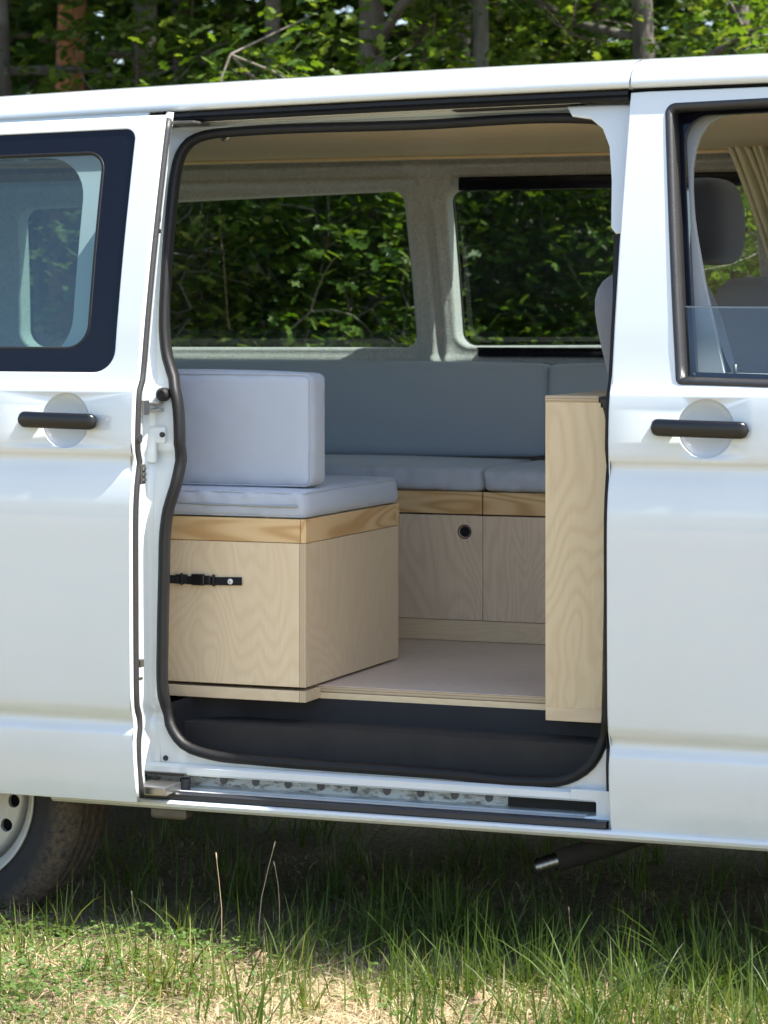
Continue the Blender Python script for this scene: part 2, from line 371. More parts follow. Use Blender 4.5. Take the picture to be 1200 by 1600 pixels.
def surf_panel(name, outer, holes, Yf, mat, parent, zl=(), xl=(), extra=(), flange=.02, hflange=None, flip=False, rnd=.002, axis=None):
    outer = densify(outer, .035); holes = [densify(h, .02) for h in holes]
    V2 = []; E = []
    def add(loop, close=True):
        s = len(V2); V2.extend(Vector(p) for p in loop); n = len(loop)
        for i in range(n if close else n - 1): E.append((s + i, s + (i + 1) % n))
    for lp in [outer] + holes + [list(e) for e in extra]: add(lp)
    x0 = min(p[0] for p in outer); x1 = max(p[0] for p in outer); z0 = min(p[1] for p in outer); z1 = max(p[1] for p in outer)
    for z in zl:
        if z0 < z < z1: add([(x0 - .01, z), (x1 + .01, z)], False)
    for x in xl:
        if x0 < x < x1: add([(x, z0 - .01), (x, z1 + .01)], False)
    rv, re, rf = delaunay_2d_cdt(V2, E, [], 0, 1e-6)[:3]
    tri = []
    for f in rf:
        c = (sum(rv[i].x for i in f) / len(f), sum(rv[i].y for i in f) / len(f))
        if inside(c, outer) and not any(inside(c, h) for h in holes): tri.append(tuple(f))
    used = sorted({i for f in tri for i in f}); mp = {u: i for i, u in enumerate(used)}
    def nrm(x, z):
        e = .0015; fx = (Yf(x + e, z) - Yf(x - e, z)) / (2 * e); fz = (Yf(x, z + e) - Yf(x, z - e)) / (2 * e)
        n = Vector((fx, -1, fz)).normalized(); return -n if flip else n
    V = []; NN = []; F = []
    for u in used:
        x, z = rv[u].x, rv[u].y; V.append((x, Yf(x, z), z)); NN.append(nrm(x, z))
    for f in tri:
        t = tuple(mp[i] for i in f); F.append(t[::-1] if flip else t)
    sg = -1 if flip else 1
    for li, lp in enumerate([outer] + holes):
        dep = flange if li == 0 else (hflange if hflange is not None else flange)
        if not dep: continue
        n = len(lp); s = len(V); ccw = sum(lp[i][0] * lp[(i + 1) % n][1] - lp[(i + 1) % n][0] * lp[i][1] for i in range(n)) > 0
        sign = (1 if ccw else -1) * (1 if li == 0 else -1)
        for i in range(n):
            a, p, b = lp[i - 1], lp[i], lp[(i + 1) % n]; t = Vector((b[0] - a[0], b[1] - a[1])).normalized(); o2 = Vector((t.y, -t.x)) * sign
            y = Yf(p[0], p[1]); nn = nrm(p[0], p[1])
            V += [(p[0], y, p[1]), (p[0] + o2.x * rnd * .7, y + sg * rnd * .3, p[1] + o2.y * rnd * .7), (p[0] + o2.x * rnd, y + sg * rnd, p[1] + o2.y * rnd), (p[0] + o2.x * rnd, y + sg * dep, p[1] + o2.y * rnd)]
            o3 = Vector((o2.x, 0, o2.y)); NN += [nn, (nn + o3).normalized(), o3, o3]
        for i in range(n):
            j = (i + 1) % n
            for k in range(3):
                q = (s + i * 4 + k, s + j * 4 + k, s + j * 4 + k + 1, s + i * 4 + k + 1)
                q = q[::-1] if (sign > 0) == (ccw if li == 0 else not ccw) else q
                if li > 0: q = q if True else q
                F.append(q)
    # make flange faces agree with their stored normals
    FF = []
    for f in F:
        a, b, c = Vector(V[f[0]]), Vector(V[f[1]]), Vector(V[f[2]]); g = (b - a).cross(c - a)
        if g.length < 1e-14 and len(f) == 4: g = (c - a).cross(Vector(V[f[3]]) - a)
        FF.append(f if g.dot(sum((NN[i] for i in f), Vector())) >= 0 else f[::-1])
    return obj(name, V, FF, mat, parent, True, NN)
def loft(name, rows, mat, parent, smooth=True, closed=False, matidx=None):
    """rows of equal length 3D points -> grid"""
    V = [p for r in rows for p in r]; n = len(rows[0]); F = []
    for i in range(len(rows) - 1):
        for k in range(n if closed else n - 1): F.append((i * n + k, i * n + (k + 1) % n, (i + 1) * n + (k + 1) % n, (i + 1) * n + k))
    return obj(name, V, F, mat, parent, smooth)
def fixn(o):
    bm = bmesh.new(); bm.from_mesh(o.data); bmesh.ops.recalc_face_normals(bm, faces=bm.faces[:]); bm.to_mesh(o.data); bm.free(); return o
def lathe(prof, n=48, ax='y', c=(0, 0, 0)):
    """prof: (axial, radius)"""
    V = []; F = []; m = len(prof)
    for k in range(n):
        a = 2 * pi * k / n
        for (u, r) in prof:
            p = (r * cos(a), u, r * sin(a)) if ax == 'y' else ((u, r * cos(a), r * sin(a)) if ax == 'x' else (r * cos(a), r * sin(a), u))
            V.append((p[0] + c[0], p[1] + c[1], p[2] + c[2]))
    for k in range(n):
        for i in range(m - 1): F.append((k * m + i, k * m + i + 1, ((k + 1) % n) * m + i + 1, ((k + 1) % n) * m + i))
    return V, F
def cyl(name, c, r, h, mat, parent, n=20, bev=.15, ax='y'):
    b = r * bev; p = [(0, .0001), (0, r - b), (b, r), (h, r)] if ax == 'y' else [(0, .0001), (0, r), (h, r), (h, .0001)]
    V, F = lathe(p, n, ax, c); return fixn(obj(name, V, F, mat, parent, False))
def cushion(name, x0, x1, y0, y1, z0, z1, mat, label, cat, r=.018, puff=.012, wr=.003, seed=0, group=None, nb=(26, 14, 8), tilt=0):
    org = ((x0 + x1) / 2, (y0 + y1) / 2, z0); rr = np.random.default_rng(seed); ph = rr.uniform(0, 6, 8)
    hx, hy, hz = (x1 - x0) / 2, (y1 - y0) / 2, (z1 - z0) / 2; cz = (z0 + z1) / 2
    V = []; F = []; idx = {}
    def vid(i, j, k):
        if (i, j, k) in idx: return idx[i, j, k]
        u, v, t = 2 * i / nb[0] - 1, 2 * j / nb[1] - 1, 2 * k / nb[2] - 1
        p = np.array([u * hx, v * hy, t * hz]); q = np.array([max(-hx + r, min(hx - r, p[0])), max(-hy + r, min(hy - r, p[1])), max(-hz + r, min(hz - r, p[2]))])
        dlt = p - q; L = np.linalg.norm(dlt)
        if L > 1e-9: p = q + dlt / L * r
        b = lambda s: 1 - abs(s)**2.6
        if abs(t) > .999: p[2] += t * puff * b(u) * b(v)
        if abs(v) > .999: p[1] += v * puff * .7 * b(u) * b(t)
        if abs(u) > .999: p[0] += u * puff * .7 * b(v) * b(t)
        wx = sin(p[0] * 31 + ph[0] + 3 * sin(p[2] * 40 + ph[1])) * sin(p[0] * 83 + ph[2]) ; wz = sin(p[2] * 60 + ph[3] + p[0] * 9) * sin(p[1] * 37 + ph[4])
        p[1] += wr * wx * (.4 + abs(t)); p[2] += wr * .5 * wz * (1 if abs(t) < .99 else .6); p[0] += wr * .6 * sin(p[2] * 90 + ph[5])
        eg = math.exp(-(hz - abs(p[2])) / .012); p[1] += wr * .9 * eg * sin(p[0] * 140 + ph[6] + 2 * sin(p[0] * 23)) * (1 if abs(v) > .99 else 0)
        y = p[1] + tilt * (p[2] + hz)
        V.append((org[0] + p[0], org[1] + y, cz + p[2])); idx[i, j, k] = len(V) - 1; return idx[i, j, k]
    A, B, C = nb
    for i in range(A):
        for j in range(B):
            F.append((vid(i, j, 0), vid(i, j + 1, 0), vid(i + 1, j + 1, 0), vid(i + 1, j, 0))); F.append((vid(i, j, C), vid(i + 1, j, C), vid(i + 1, j + 1, C), vid(i, j + 1, C)))
    for i in range(A):
        for k in range(C):
            F.append((vid(i, 0, k), vid(i + 1, 0, k), vid(i + 1, 0, k + 1), vid(i, 0, k + 1))); F.append((vid(i, B, k), vid(i, B, k + 1), vid(i + 1, B, k + 1), vid(i + 1, B, k)))
    for j in range(B):
        for k in range(C):
            F.append((vid(0, j, k), vid(0, j, k + 1), vid(0, j + 1, k + 1), vid(0, j + 1, k))); F.append((vid(A, j, k), vid(A, j + 1, k), vid(A, j + 1, k + 1), vid(A, j, k + 1)))
    o = obj(name, V, F, mat, None, True, loc=org); tag(o, label, cat, group)
    return o
def ring_rect(x0, x1, y0, y1, z, r, n=5, plane='xy'):
    lp = rpoly([(x0, y0, r), (x1, y0, r), (x1, y1, r), (x0, y1, r)], n); lp = densify(lp, .03)
    return [(a, b, z) if plane == 'xy' else (a, z, b) for a, b in lp]

# body side profile: Y (inboard) at height Z
PZ = [(.20, .060), (.245, .030), (.30, .020), (.365, .014), (.400, .0155), (.419, .0235), (.430, .0245), (.444, .015), (.462, .007), (.55, .003), (.70, .001), (.84, 0), (.90, .002), (.955, .010), (.993, .0205),
      (1.003, .0215), (1.014, .0125), (1.028, .0100), (1.09, .013), (1.146, .0185), (1.150, .0195), (1.153, .0210), (1.168, .0320), (1.171, .0345), (1.177, .0362), (1.30, .060), (1.45, .092), (1.60, .129), (1.72, .161), (1.80, .185), (1.9, .215)]
_pz = np.array([p[0] for p in PZ]); _py = np.array([p[1] for p in PZ])
_d = np.diff(_py) / np.diff(_pz); _m = np.zeros(len(_pz)); _h = np.diff(_pz)
for i in range(1, len(_pz) - 1):
    if _d[i - 1] * _d[i] > 0:
        w1, w2 = 2 * _h[i] + _h[i - 1], _h[i] + 2 * _h[i - 1]; _m[i] = (w1 + w2) / (w1 / _d[i - 1] + w2 / _d[i])
_m[0] = _d[0]; _m[-1] = _d[-1]
def P(z):
    z = min(max(z, .2001), 1.8999); i = int(np.searchsorted(_pz, z)) - 1; h = _h[i]; t = (z - _pz[i]) / h
    return float((2 * t**3 - 3 * t**2 + 1) * _py[i] + (t**3 - 2 * t**2 + t) * h * _m[i] + (-2 * t**3 + 3 * t**2) * _py[i + 1] + (t**3 - t**2) * h * _m[i + 1])
def dz(x): u = x + .5; return .019 * u - .006 * u * u
ZL = [.26, .30, .335, .365, .385, .398, .408, .418, .425, .432, .439, .446, .458, .47, .5, .55, .62, .70, .78, .84, .87, .90, .925, .955, .975, .993, 1.004, 1.009, 1.014, 1.021, 1.028, 1.05, 1.09, 1.12, 1.146, 1.148, 1.15, 1.1515, 1.153, 1.157, 1.161, 1.165, 1.169, 1.1705, 1.172, 1.1745, 1.177, 1.186, 1.22, 1.30, 1.38, 1.45, 1.52, 1.60, 1.66, 1.72, 1.77]

# ------------------------------------------------------------------ ground
def gz(x, y):
    near = 1 / (1 + ((x + .5) / 6)**2 + (y / 6)**2)
    return GZ + near * (.012 * sin(3.1 * x + 1.7 * y) + .010 * sin(7.3 * x - 5.1 * y + 1) + .006 * sin(17 * x + 13 * y)) + .0006 * max(0, y - 3)**2 * (y < 40)
gx = sorted(set([round(-.5 + s * (.08 * k + .0016 * k**2.55), 3) for k in range(60) for s in (-1, 1)])); gy = sorted(set([round(s * (.08 * k + .0016 * k**2.55), 3) for k in range(60) for s in (-1, 1)]))
gx = [-220] + gx + [220]; gy = [-220] + gy + [220]
gnd = obj('ground', [(x, y, gz(x, y)) for y in gy for x in gx], [(j * len(gx) + i, j * len(gx) + i + 1, (j + 1) * len(gx) + i + 1, (j + 1) * len(gx) + i) for j in range(len(gy) - 1) for i in range(len(gx) - 1)], M['ground'], None, True)
tag(gnd, None, kind='structure')

# ------------------------------------------------------------------ the van
van = thing('camper_van', (-.5, .95, GZ), 'white camper van with its sliding door open, parked on grass before trees', 'van')
def body(off=0, dishes=()):
    def f(x, z):
        y = P(z) + off
        for (cx, cz, rx, rz, dep) in dishes:
            q = ((x - cx) / rx)**2 + ((z - cz) / rz)**2
            if q < 1: y += dep * (1 - q) ** .6
        return y
    return f
def dish_loops(cx, cz, rx, rz):
    return [[(cx + rx * k * cos(2 * pi * i / 40), cz + rz * k * sin(2 * pi * i / 40)) for i in range(40)] for k in (.12, .3, .48, .64, .78, .88, .95, .985, 1.0, 1.02)]
XL = [-2.4, -2.2, -2.0, -1.8, -1.6, -1.4, -1.2, .15, .3, .45, .6, .75, .9, 1.1, 1.3, 1.6, 1.9]

# roof
sec = [(.215, 1.786), (.180, 1.787), (.172, 1.790), (.170, 1.797), (.176, 1.812), (.192, 1.830), (.22, 1.844), (.26, 1.854), (.33, 1.8635), (.45, 1.872), (.62, 1.880), (.80, 1.885), (.95, 1.887)]
sec = sec + [(1.9 - y, z) for y, z in sec[-2::-1]]
rx = list(np.linspace(-2.55, -.004, 26)); rx2 = list(np.linspace(.0, 1.05, 12))
rows = [[(x, y, z + dz(x) - .10 * max(0, (-2.3 - x) / .3)**2) for y, z in sec] for x in rx]
fixn(loft('roof', rows, M['paint'], van))
fixn(loft('roof', [[(x, y, z + dz(x) - .05 * max(0, (x - .6) / .45)**2) for y, z in sec] for x in rx2], M['paint'], van))
seam = [(x, y + (.002 if y < .95 else -.002), z + dz(x) - .002) for x in (-.006, .002) for y, z in sec]
fixn(loft('roof_seam', [seam[:len(sec)], seam[len(sec):]], M['trim'], van))
# black gutter strip below the roof rail, sliding door part and front door part
def xsweep(name, prof, xs, mat, parent=van, zf=dz, smooth=False):
    return fixn(loft(name, [[(x, y, z + zf(x)) for y, z in prof] for x in xs], mat, parent, smooth, closed=True))
xsweep('gutter_strip', [(.186, 1.785), (.178, 1.781), (.176, 1.774), (.181, 1.7715), (.178, 1.768), (.184, 1.763), (.21, 1.763), (.21, 1.786)], np.linspace(-1.35, -.008, 8), M['rubber'])
xsweep('gutter_strip', [(.196, 1.787), (.190, 1.783), (.21, 1.775), (.21, 1.787)], np.linspace(-.004, .95, 8), M['rubber'])
# upper door track and header behind the strip
xsweep('upper_track', [(.218, 1.7625), (.262, 1.762), (.262, 1.755), (.248, 1.748), (.236, 1.7445), (.262, 1.741), (.275, 1.741), (.275, 1.785), (.218, 1.785)], np.linspace(-1.15, -.125, 8), M['paint'])
xsweep('track_shadow_gap', [(.222, 1.7615), (.255, 1.7615), (.255, 1.7585), (.222, 1.759)], np.linspace(-.42, -.13, 3), M['dark'])

# opening frame: recessed flange around the doorway
OPEN = [(-.97, 1.727), (-.5, 1.733), (-.14, 1.738), (-.085, 1.731), (-.050, 1.706), (-.032, 1.65), (-.027, 1.5), (-.018, 1.3), (-.016, 1.1), (-.016, .8), (-.022, .50), (-.033, .435), (-.062, .372), (-.115, .337), (-.20, .327), (-.38, .3315), (-.83, .336), (-.94, .342), (-1.005, .362), (-1.039, .405), (-1.051, .465),
        (-1.051, .6), (-1.047, .74), (-1.044, .83), (-1.036, .885), (-1.021, .935), (-1.0145, .99), (-1.0145, 1.065), (-1.022, 1.125), (-1.040, 1.175), (-1.060, 1.22), (-1.072, 1.28), (-1.080, 1.40), (-1.084, 1.55), (-1.083, 1.64), (-1.076, 1.680), (-1.056, 1.708), (-1.020, 1.722)]
path = catmull(OPEN, .018)
ccw = path[::-1]
FO = .072
def js(z): return -.022 * min(1, max(0, (z - 1.14) / .12)) - .012 * min(1, max(0, (z - 1.3) / .4))
fl_outer = [(-1.072, .292), (-.006, .292), (-.004, 1.7), (-.004, 1.742)] + [(-1.072 + js(z), z) for z in (1.742, 1.6, 1.45, 1.3, 1.26, 1.2, 1.14)]
surf_panel('door_frame', fl_outer, [inset(ccw, -.004)], lambda x, z: P(z) + FO, M['paint'], van, ZL, [-.9, -.7, -.5, -.3], flange=.0, hflange=.012)
def sweep_xz(name, path2, prof, yoff, mat, parent, closed=True, smooth=True):
    n = len(path2); V = []; F = []; k = len(prof)
    for i, p in enumerate(path2):
        a = path2[i - 1] if (i > 0 or closed) else p; b = path2[(i + 1) % n] if (i < n - 1 or closed) else p
        t = Vector((b[0] - a[0], b[1] - a[1])).normalized(); nn = Vector((-t.y, t.x))
        for (u, v) in prof: V.append((p[0] + nn.x * u, P(p[1]) + yoff + v, p[1] + nn.y * u))
    for i in range(n if closed else n - 1):
        for j in range(k): F.append((i * k + j, i * k + (j + 1) % k, ((i + 1) % n) * k + (j + 1) % k, ((i + 1) % n) * k + j))
    return fixn(obj(name, V, F, mat, parent, smooth))
# path runs clockwise as seen: +normal points outward; profile (out, depth)
sp = [(.0105, .004), (.0115, -.004), (.008, -.011), (.001, -.0145), (-.006, -.012), (-.0105, -.005), (-.0105, .004), (-.0095, .014), (-.003, .017), (.004, .012)]
sweep_xz('doorway_seal', path, sp, FO, M['rubber'], van)
# rear jamb, curving out from the recess to the quarter panel
jz = [.292] + [z for z in ZL if z > .295] + [1.742]
jp = [(-1.0715, FO - .0003), (-1.077, .070), (-1.083, .063), (-1.090, .050), (-1.097, .032), (-1.103, .014), (-1.112, .003), (-1.135, .0)]
fixn(loft('rear_jamb', [[(x + js(z), P(z) + y, z) for x, y in jp] for z in jz], M['paint'], van))
# upper front corner plate of the doorway
cp = [(-.004, 1.758), (-.150, 1.758), (-.138, 1.745), (-.095, 1.738), (-.066, 1.715), (-.047, 1.675), (-.036, 1.60), (-.030, 1.50), (-.022, 1.49), (-.004, 1.49)]
surf_panel('corner_plate', cp, [], lambda x, z: P(z) + .035, M['paint'], van, ZL, [], flange=.045, rnd=.006)
# B pillar inner face below the plate
surf_panel('pillar_edge', [(-.022, .30), (-.004, .30), (-.004, 1.488), (-.024, 1.488)], [], lambda x, z: P(z) + .05, M['rubber'], van, ZL, [], flange=.02)

# rear quarter panel behind the open door
arch = [(-1.592 + .40 * cos(a), .225 + .40 * sin(a)) for a in np.linspace(pi - .03, .03, 24)]
qo = [(-2.55, .232)] + arch + [(-1.13, .232), (-1.135, .30), (-1.135, 1.785), (-2.52, 1.77), (-2.56, 1.2)]
qwin = rpoly([(-2.38, 1.215, .07), (-1.262, 1.215, .09), (-1.275, 1.675, .10), (-2.33, 1.665, .08)])
surf_panel('quarter_panel', qo, [qwin], body(0), M['paint'], van, ZL, XL, flange=.02, hflange=.05)
surf_panel('quarter_window', inset(qwin, -.004), [], lambda x, z: P(z) + .012, M['clear'], van, [1.3, 1.45, 1.6], [], flange=0)
# inner felt lining round the quarter window
surf_panel('quarter_lining', [(-2.5, .5), (-1.10, .5), (-1.10, 1.74), (-2.45, 1.74)], [inset(qwin, -.012)], lambda x, z: P(z) + .085, M['felt'], van, ZL, XL, flange=0, hflange=.0, flip=True)

# sill under the doorway
SX = list(np.linspace(-1.12, .004, 10))
def zs(x): return 0.0
xsweep('sill', [(.080, .318), (.071, .312), (.070, .299), (.0745, .2945), (.12, .2945), (.12, .318)], SX, M['paint'], zf=zs)
xsweep('lower_track_wall', [(.142, .296), (.138, .272), (.137, .262), (.15, .262), (.15, .296)], SX, M['dirty'], zf=zs)
xsweep('track_ledge', [(.137, .2625), (.118, .2605), (.112, .2635), (.098, .2630), (.094, .2605), (.078, .2600), (.074, .2625), (.060, .2615), (.047, .262), (.047, .235), (.137, .235)], SX, M['paint'], zf=zs)
xsweep('sill_rubber_strip', [(.0465, .2640), (.030, .2630), (.0265, .2600), (.026, .2500), (.029, .2475), (.0465, .2475)], np.linspace(-1.12, -.012, 8), M['strip'], zf=zs)
xsweep('sill_lip', [(.047, .2472), (.0285, .2470), (.0215, .2450), (.0185, .240), (.021, .233), (.030, .226), (.047, .222), (.12, .226), (.12, .2345), (.047, .2345)], list(np.linspace(-1.3, -.002, 8)) + list(np.linspace(.1, 1.05, 6)), M['paint'], zf=zs)
xsweep('lower_sill', [(.0355, .2425), (.033, .236), (.035, .2305), (.06, .2302), (.06, .2425)], np.linspace(-.001, 1.04, 8), M['paint'], zf=zs)
surf_panel('sill_end_plate', rpoly([(-.07, .2575, 0), (-.003, .2575, 0), (-.003, .318, 0), (-.10, .318, 0), (-.10, .3005, .0), (-.043, .2995, .008), (-.043, .264, .006), (-.07, .2615, .0)]), [], lambda x, z: .066, M['paint'], van, flange=.05, rnd=.003)
for k in range(9):                                           # punched tabs along the track wall
    x = -.93 + k * .078
    lp = [(x - .007, .284)] + [(x + .007 * cos(a), .279 + .009 * sin(a)) for a in np.linspace(pi, 2 * pi, 9)] + [(x + .007, .284)]
    surf_panel('track_tab', lp, [], lambda x, z: .1345, M['dirtytrack'], van, flange=.006, rnd=.0015)
bbox('track_dark_bar', -1.12, -.99, .062, .137, .2935, .3, M['under'], van, .001)  # dark bar across the rear end of the track
bbox('track_dark_bar', -.26, -.045, .1285, .1375, .264, .2935, M['under'], van, .0005)  # dark bar painting in the shade of the open track slot

# step well
STZ = .322
pl = [(-1.046, .10), (-1.046, .155)] + [(-.936 + .11 * cos(a), .175 + .112 * sin(a)) for a in np.linspace(pi, pi / 2, 10)] + [(-.7, .289), (-.4, .289)] + [(-.142 + .11 * cos(a), .175 + .112 * sin(a)) for a in np.linspace(pi / 2, 0, 10)] + [(-.032, .155), (-.032, .10)]
def shrink(pl, d):
    out = []
    for i, p in enumerate(pl):
        a = pl[max(0, i - 1)]; b = pl[min(len(pl) - 1, i + 1)]; t = Vector((b[0] - a[0], b[1] - a[1])).normalized(); out.append((p[0] + t.y * d, p[1] - t.x * d))
    return out
rows = []
for (d, z) in [(0, .4492), (.002, .43), (.005, .38), (.010, .352), (.018, .336), (.030, .327), (.044, STZ + .001), (.06, STZ)]:
    rows.append([(x, max(.098, y), z) for x, y in shrink(pl, d)])
st = fixn(loft('step_well', rows, M['plastic'], van))
bbox('step_tread', -1.02, -.06, .097, .245, STZ - .01, STZ - .0006, M['plastic'], van, .001)
for k in range(7): bbox('tread_rib', -.97 + .005 * k, -.11 - .006 * k, .114 + k * .018, .122 + k * .018, STZ - .001, STZ + .0045, M['plastic'], van, .001, 1)
bbox('floor_support_strip', -1.0, -.07, .2895, .294, .448, .4625, M['plyceil'], van, .001)
bbox('latch_plate', -.0665, -.0625, .15, .168, .372, .398, M['metal'], van, .001)
# floor pan, underbody, wheel house
bbox('floor_pan', -2.5, 1.5, .30, 1.72, .40, .452, M['under'], van, 0)
bbox('underbody', -2.45, 1.0, .17, 1.73, .27, .398, M['under'], van, 0)
bbox('side_member', -1.10, .95, .125, .165, .205, .232, M['under'], van, 0)
bbox('jacking_bracket', -1.075, -.985, .06, .10, .196, .2255, M['darkmetal'], van, .008)

# sliding door, slid back and standing proud of the body side
OFF = -.088
sdh = (-1.222, 1.083)
sdw = rpoly([(-2.02, 1.185, .05), (-1.108, 1.185, .052), (-1.114, 1.733, .028), (-2.02, 1.715, .04)])
sdo = [(-2.13, .254), (-1.049, .254), (-1.0535, .45), (-1.0535, 1.70), (-1.0535, 1.757), (-2.13, 1.735)]
sd = surf_panel('sliding_door', sdo, [sdw], body(OFF, [(sdh[0] + .008, sdh[1], .058, .060, .027)]), M['paint'], van, ZL, XL, dish_loops(sdh[0] + .008, sdh[1], .058, .060), flange=.018, hflange=.012, rnd=.003)
sd['label'] = 'open sliding door slid back along the side'
pane = rpoly([(-1.98, 1.240, .05), (-1.181, 1.240, .052), (-1.190, 1.677, .040), (-1.98, 1.665, .04)])
surf_panel('window_border', inset(sdw, .003), [inset(pane, -.004)], lambda x, z: P(z) + OFF + .004, M['blackgloss'], sd, [1.3, 1.45, 1.6], [], flange=.006, hflange=.012)
surf_panel('window_pane', pane, [], lambda x, z: P(z) + OFF + .012, M['glass'], sd, [1.3, 1.45, 1.6], [], flange=0)
sweep_xz('window_gasket', densify(pane, .03)[::-1], [(.004, -.001), (.0045, -.003), (.0, -.003), (-.0035, -.001), (-.0035, .006), (.004, .006)], OFF + .007, M['rubber'], sd)
surf_panel('inner_panel', [(-2.12, .262), (-1.060, .262), (-1.062, 1.75), (-2.12, 1.73)], [inset(sdw, .02)], lambda x, z: P(z) + OFF + .073, M['paint'], sd, ZL, [], flange=0, hflange=0)
ez = [.258] + [z for z in ZL if z > .27] + [1.752]
fixn(loft('door_edge', [[(-1.058, P(z) + OFF + .010, z), (-1.0585, P(z) + OFF + .050, z), (-1.060, P(z) + OFF + .066, z), (-1.068, P(z) + OFF + .0735, z)] for z in ez], M['paint'], sd))
ep = [(-1.0505, P(z) + OFF + .0225, z) for z in np.linspace(.262, 1.752, 60)]
V, F = tube(ep, [.0085 if z > .30 else .0105 for z in np.linspace(.262, 1.752, 60)], 8, flat=1.1); obj('edge_seal', V, F, M['seal'], sd, True)
def handle(parent, cx, cz, L, y0, name='handle'):
    rows = []
    for s in np.linspace(-1, 1, 41):
        r = sqrt(max(0, 1 - max(0, (abs(s) * L / 2 - (L / 2 - .0175)) / .0175)**2)); r = max(r, .02)
        bow = .010 * (1 - s * s)
        rows.append([(cx + s * L / 2, y0 - .012 - bow + .0125 * (abs(cos(a))**.6) * (1 if cos(a) > 0 else -1) * r * (1 if cos(a) < 0 else (1 if abs(s) > .66 else .5)), cz - .002 * s + .0178 * r * (abs(sin(a))**.75) * (1 if sin(a) > 0 else -1)) for a in np.linspace(0, 2 * pi, 18, endpoint=False)])
    h = fixn(loft(name, rows, M['handle'], parent, True, closed=True))
    V, F = lathe([(0, .0005), (0, .0125), (.0015, .0138), (.006, .0138)], 24, 'y', (cx - L / 2 + .018, y0 - .0265, cz + .0015)); fixn(obj('lock_cap', V, F, M['handle'], h, True))
    for s in (-1, 1): bbox('handle_mount', cx + s * (L / 2 - .03) - .02, cx + s * (L / 2 - .03) + .02, y0 - .012, y0 + .006, cz - .012, cz + .012, M['handle'], h, .004)
    return h
handle(sd, -1.227, 1.083, .192, P(1.083) + OFF)
# door edge fittings
bbox('door_catch', -1.058, -1.047, OFF + P(1.12) + .045, OFF + P(1.12) + .075, 1.095, 1.127, M['metal'], sd, .002)
bbox('contact_block', -1.058, -1.040, OFF + .036, OFF + .058, .945, .988, M['darkmetal'], sd, .002)
for k in range(3): bbox('contact_pin', -1.0405, -1.0365, OFF + .040, OFF + .054, .951 + k * .012, .958 + k * .012, M['metal'], sd, .0008)
bbox('lock_plate', -1.0595, -1.0555, OFF + .018, OFF + .046, .90, 1.02, M['metal'], sd, .002)
cyl('lock_screw', (-1.0555, OFF + .032, .918), .007, .004, M['darkmetal'], sd, 12, ax='x')
cyl('guide_stud', (-1.0555, OFF + .034, 1.045), .010, .014, M['seal'], sd, 14, ax='x')
bbox('edge_clip', -1.058, -1.044, OFF + .040, OFF + .058, .545, .562, M['darkmetal'], sd, .002)
bbox('edge_clip', -1.058, -1.046, OFF + .040, OFF + .056, .517, .523, M['metal'], sd, .001)
cyl('edge_screw', (-1.0575, OFF + .036, .592), .006, .008, M['darkmetal'], sd, 12, ax='x')
bbox('edge_clip', -1.058, -1.046, OFF + P(1.45) + .04, OFF + P(1.45) + .055, 1.52, 1.54, M['handle'], sd, .002)
bbox('edge_clip', -1.058, -1.046, OFF + P(1.45) + .04, OFF + P(1.45) + .055, 1.495, 1.505, M['handle'], sd, .002)
# lower roller arm reaching from the door into the track
bbox('roller_arm', -1.075, -.998, -.02, .062, .262, .2825, M['metal'], sd, .003)
V, F = lathe([(-.012, .0001), (-.012, .012), (.012, .012), (.012, .0001)], 16, 'z', (-1.0, .085, .274)); fixn(obj('roller', V, F, M['dark'], sd))
bbox('upper_roller_arm', -1.06, -1.0, .13, .215, 1.742, 1.749, M['darkmetal'], sd, .002)

# fittings on the rear jamb
jy = lambda z: P(z) + FO
cyl('bump_stop', (-1.052, jy(1.137) - .020, 1.137), .0155, .02, M['rubber'], van, 24, .35)
bbox('striker', -1.094, -1.052, jy(1.11) - .03, jy(1.11) - .0005, 1.099, 1.106, M['metal'], van, .002)
bbox('striker', -1.094, -1.052, jy(1.11) - .03, jy(1.11) - .0005, 1.115, 1.121, M['metal'], van, .002)
bbox('hinge_bracket', -1.092, -1.044, jy(1.05) - .009, jy(1.05) + .002, 1.028, 1.066, M['paint'], van, .005)
bbox('hinge_bracket', -1.092, -1.066, jy(1.05) - .011, jy(1.05) + .002, .985, 1.064, M['paint'], van, .005)
for (x, z) in ((-1.0505, 1.048), (-1.049, .3275), (-1.087, .331)):
    cyl('frame_bolt', (x, jy(z) - (.0125 if z > 1 else .004), z), .0062, .006, M['dark'], van, 14, .3)
bbox('jamb_filler_plate', -1.093, -1.062, jy(.34) - .0015, jy(.34) + .002, .3005, .384, M['paint'], van, .001)

# front door, closed
fdh = (.193, 1.082)
fw = [(.137, 1.172), (.96, 1.152), (.66, 1.772), (.077, 1.757)]
def fwl(d, r): return inset(rpoly([(fw[0][0], fw[0][1], r), (fw[1][0], fw[1][1], r), (fw[2][0], fw[2][1], r * 3), (fw[3][0], fw[3][1], r * 1.6)], 8), d)
fdo = [(.000, .2445), (1.03, .2435), (1.03, 1.15), (.72, 1.79), (.0, 1.783)]
fd = surf_panel('front_door', fdo, [fwl(0, .012)], body(0, [(.203, fdh[1], .059, .060, .027)]), M['paint'], van, ZL, XL, dish_loops(.203, fdh[1], .059, .060), flange=.03, hflange=.015, rnd=.004)
fd['label'] = 'closed front passenger door with its window half down'
handle(fd, .193, 1.082, .206, P(1.082))
W0 = densify(fwl(.001, .012), .03)[::-1]
sweep_xz('window_moulding', W0, [(.003, .006), (.004, .000), (.001, -.0025), (-.005, -.003), (-.0105, .000), (-.013, .008), (-.013, .022), (.003, .02)], 0, M['seal'], fd)
